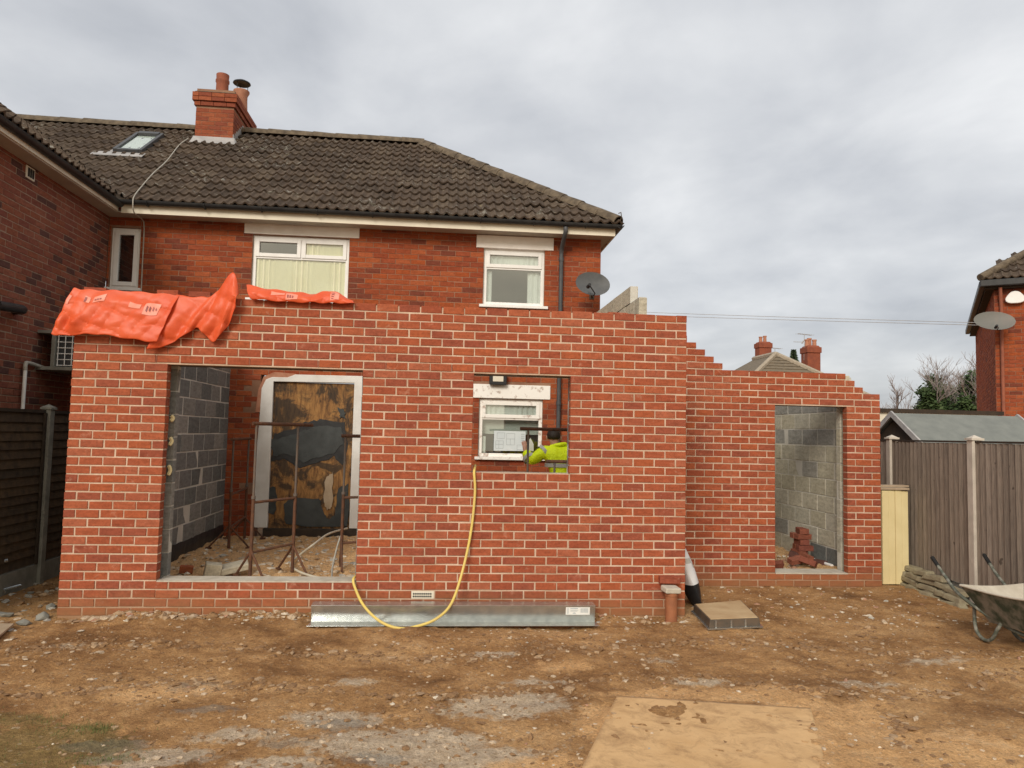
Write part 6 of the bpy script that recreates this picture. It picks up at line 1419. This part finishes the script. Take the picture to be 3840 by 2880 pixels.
def leafquads(s, centers, n, spread, size, squash=1):
    for i in range(n):
        c = random.choice(centers); p = Vector((random.gauss(c[0], spread), random.gauss(c[1], spread), random.gauss(c[2], spread*squash))); a = Vector((random.uniform(-1, 1), random.uniform(-1, 1), random.uniform(-1, 1))).normalized(); b = a.orthogonal().normalized()*size*random.uniform(.6, 1.3); a = a*size*random.uniform(.6, 1.3)
        s.add([p-a, p+b*.7, p+a, p-b*.7], [(0, 1, 2, 3)])
def branch(s, p, d, L, r_, lv, tips, sides=5):
    n = 3; pts = [p]; dd = d.copy()
    for i in range(n): dd = (dd+Vector((random.uniform(-.22, .22), random.uniform(-.22, .22), random.uniform(-.05, .16)))).normalized(); pts.append(pts[-1]+dd*L/n)
    s.tube(pts, [r_*(1-.5*i/n) for i in range(n+1)], sides if lv > 1 else 3, caps=False)
    tips.append((pts[-1], lv))
    if lv <= 0: return
    for i in range(4 if lv > 1 else 6):
        q_ = pts[random.randint(1, n)]; nd = (dd+Vector((random.uniform(-1, 1), random.uniform(-1, 1), random.uniform(-.2, .7)))*.85).normalized(); branch(s, q_, nd, L*random.uniform(.55, .8), r_*.5, lv-1, tips)
def tree(label, px_, pyt, D, ivy, seed, hscale=1, wide=1):
    random.seed(seed); T_ = CV+ray(px_, pyt)*D; base = Vector((T_.x, T_.y, -.4)); Ht = (T_.z+.4)*hscale
    t = thing('tree', label, 'tree', base, 'bare winter trees on the skyline'); s = MB(); tips = []
    tp_ = [base+Vector((random.uniform(-.15, .15)*k, random.uniform(-.1, .1)*k, Ht*.62*k/4)) for k in range(5)]
    s.tube(tp_, [.30-.04*k for k in range(5)], 8); s.build('trunk', 'bark', t, smooth=True)
    s = MB()
    for k in range(7):
        a = random.uniform(0, 6.28); z = random.uniform(.3, .62); p = base+Vector((0, 0, Ht*z)); branch(s, p, Vector((math.cos(a)*.7*wide, math.sin(a)*.7*wide, .9)).normalized(), Ht*.24, .085, 3, tips)
    branch(s, tp_[-1], Vector((0, 0, 1)), Ht*.22, .13, 3, tips)
    s.build('crown', 'twig', t)
    if ivy:
        s = MB(); cs = []
        for k in range(46):
            f = random.random(); a = random.uniform(0, 6.28); rr = ivy*(.25+.75*math.sin(math.pi*min(1, f*.9+.08)))*random.uniform(.3, 1); cs.append((base.x+rr*math.cos(a), base.y+rr*math.sin(a), Ht*(.12+.68*f)))
        leafquads(s, cs, 6500, .24, .16); s.build('ivy', 'ivy', t)
tree('bare tree with its trunk wrapped in dark ivy beside a second ivy-clad tree', 3495, 1364, 58, 1.2, 11, 1, 1.4)
tree('ivy-clad tree standing close against the house beyond the garden shed', 3655, 1352, 56, 1.5, 12, 1, 1.2)
tree('small leafless twiggy tree just past the end of the brick wall', 3335, 1440, 60, 0, 13, 1, 1.5)
tree('second ivy clump on a bare tree between the two ivy-clad trunks', 3560, 1420, 64, .7, 15, 1, 1.5)
random.seed(5)
ct = CV+ray(2976, 1313)*70; t = thing('conifer_tree', 'dark conifer top showing behind the distant roof', 'tree', (ct.x, ct.y, -.4))
s = MB(); s.tube([(ct.x, ct.y, -.4), (ct.x, ct.y, ct.z-.2)], [.25, .03], 6); s.build('trunk', 'bark', t)
s = MB()
for k in range(2600):
    f = random.random(); rr = (1-f)*2.3*random.random()**.5; a = random.uniform(0, 6.28); z = ct.z-(1-f)*7; p = Vector((ct.x+rr*math.cos(a), ct.y+rr*math.sin(a), z-.25*rr)); d = Vector((math.cos(a), math.sin(a), -.3))*.28; u_ = d.orthogonal().normalized()*.08
    s.add([p-d, p+u_, p+d, p-u_], [(0, 1, 2, 3)])
s.build('crown', 'conifer', t)
# a dim line of bare hedges and woodland far behind
random.seed(9); s = MB()
for k in range(5200):
    a = random.uniform(0, 1); p = CV+ray(3150+a*900, 1640)*random.uniform(70, 95); h_ = 2.6+1.6*math.sin(a*9)+.8*math.sin(a*23); z = random.uniform(-.4, h_); d = Vector((random.uniform(-.5, .5), random.uniform(-.5, .5), random.uniform(.2, 1)))*.6; u_ = d.orthogonal().normalized()*.035
    p.z = z; s.add([p-d, p+u_, p+d, p-u_], [(0, 1, 2, 3)])
o = s.build('distant_woodland', 'twig'); o['kind'] = 'stuff'; tag(o, 'far-off mass of bare bushes on the skyline behind the garage', 'woodland')
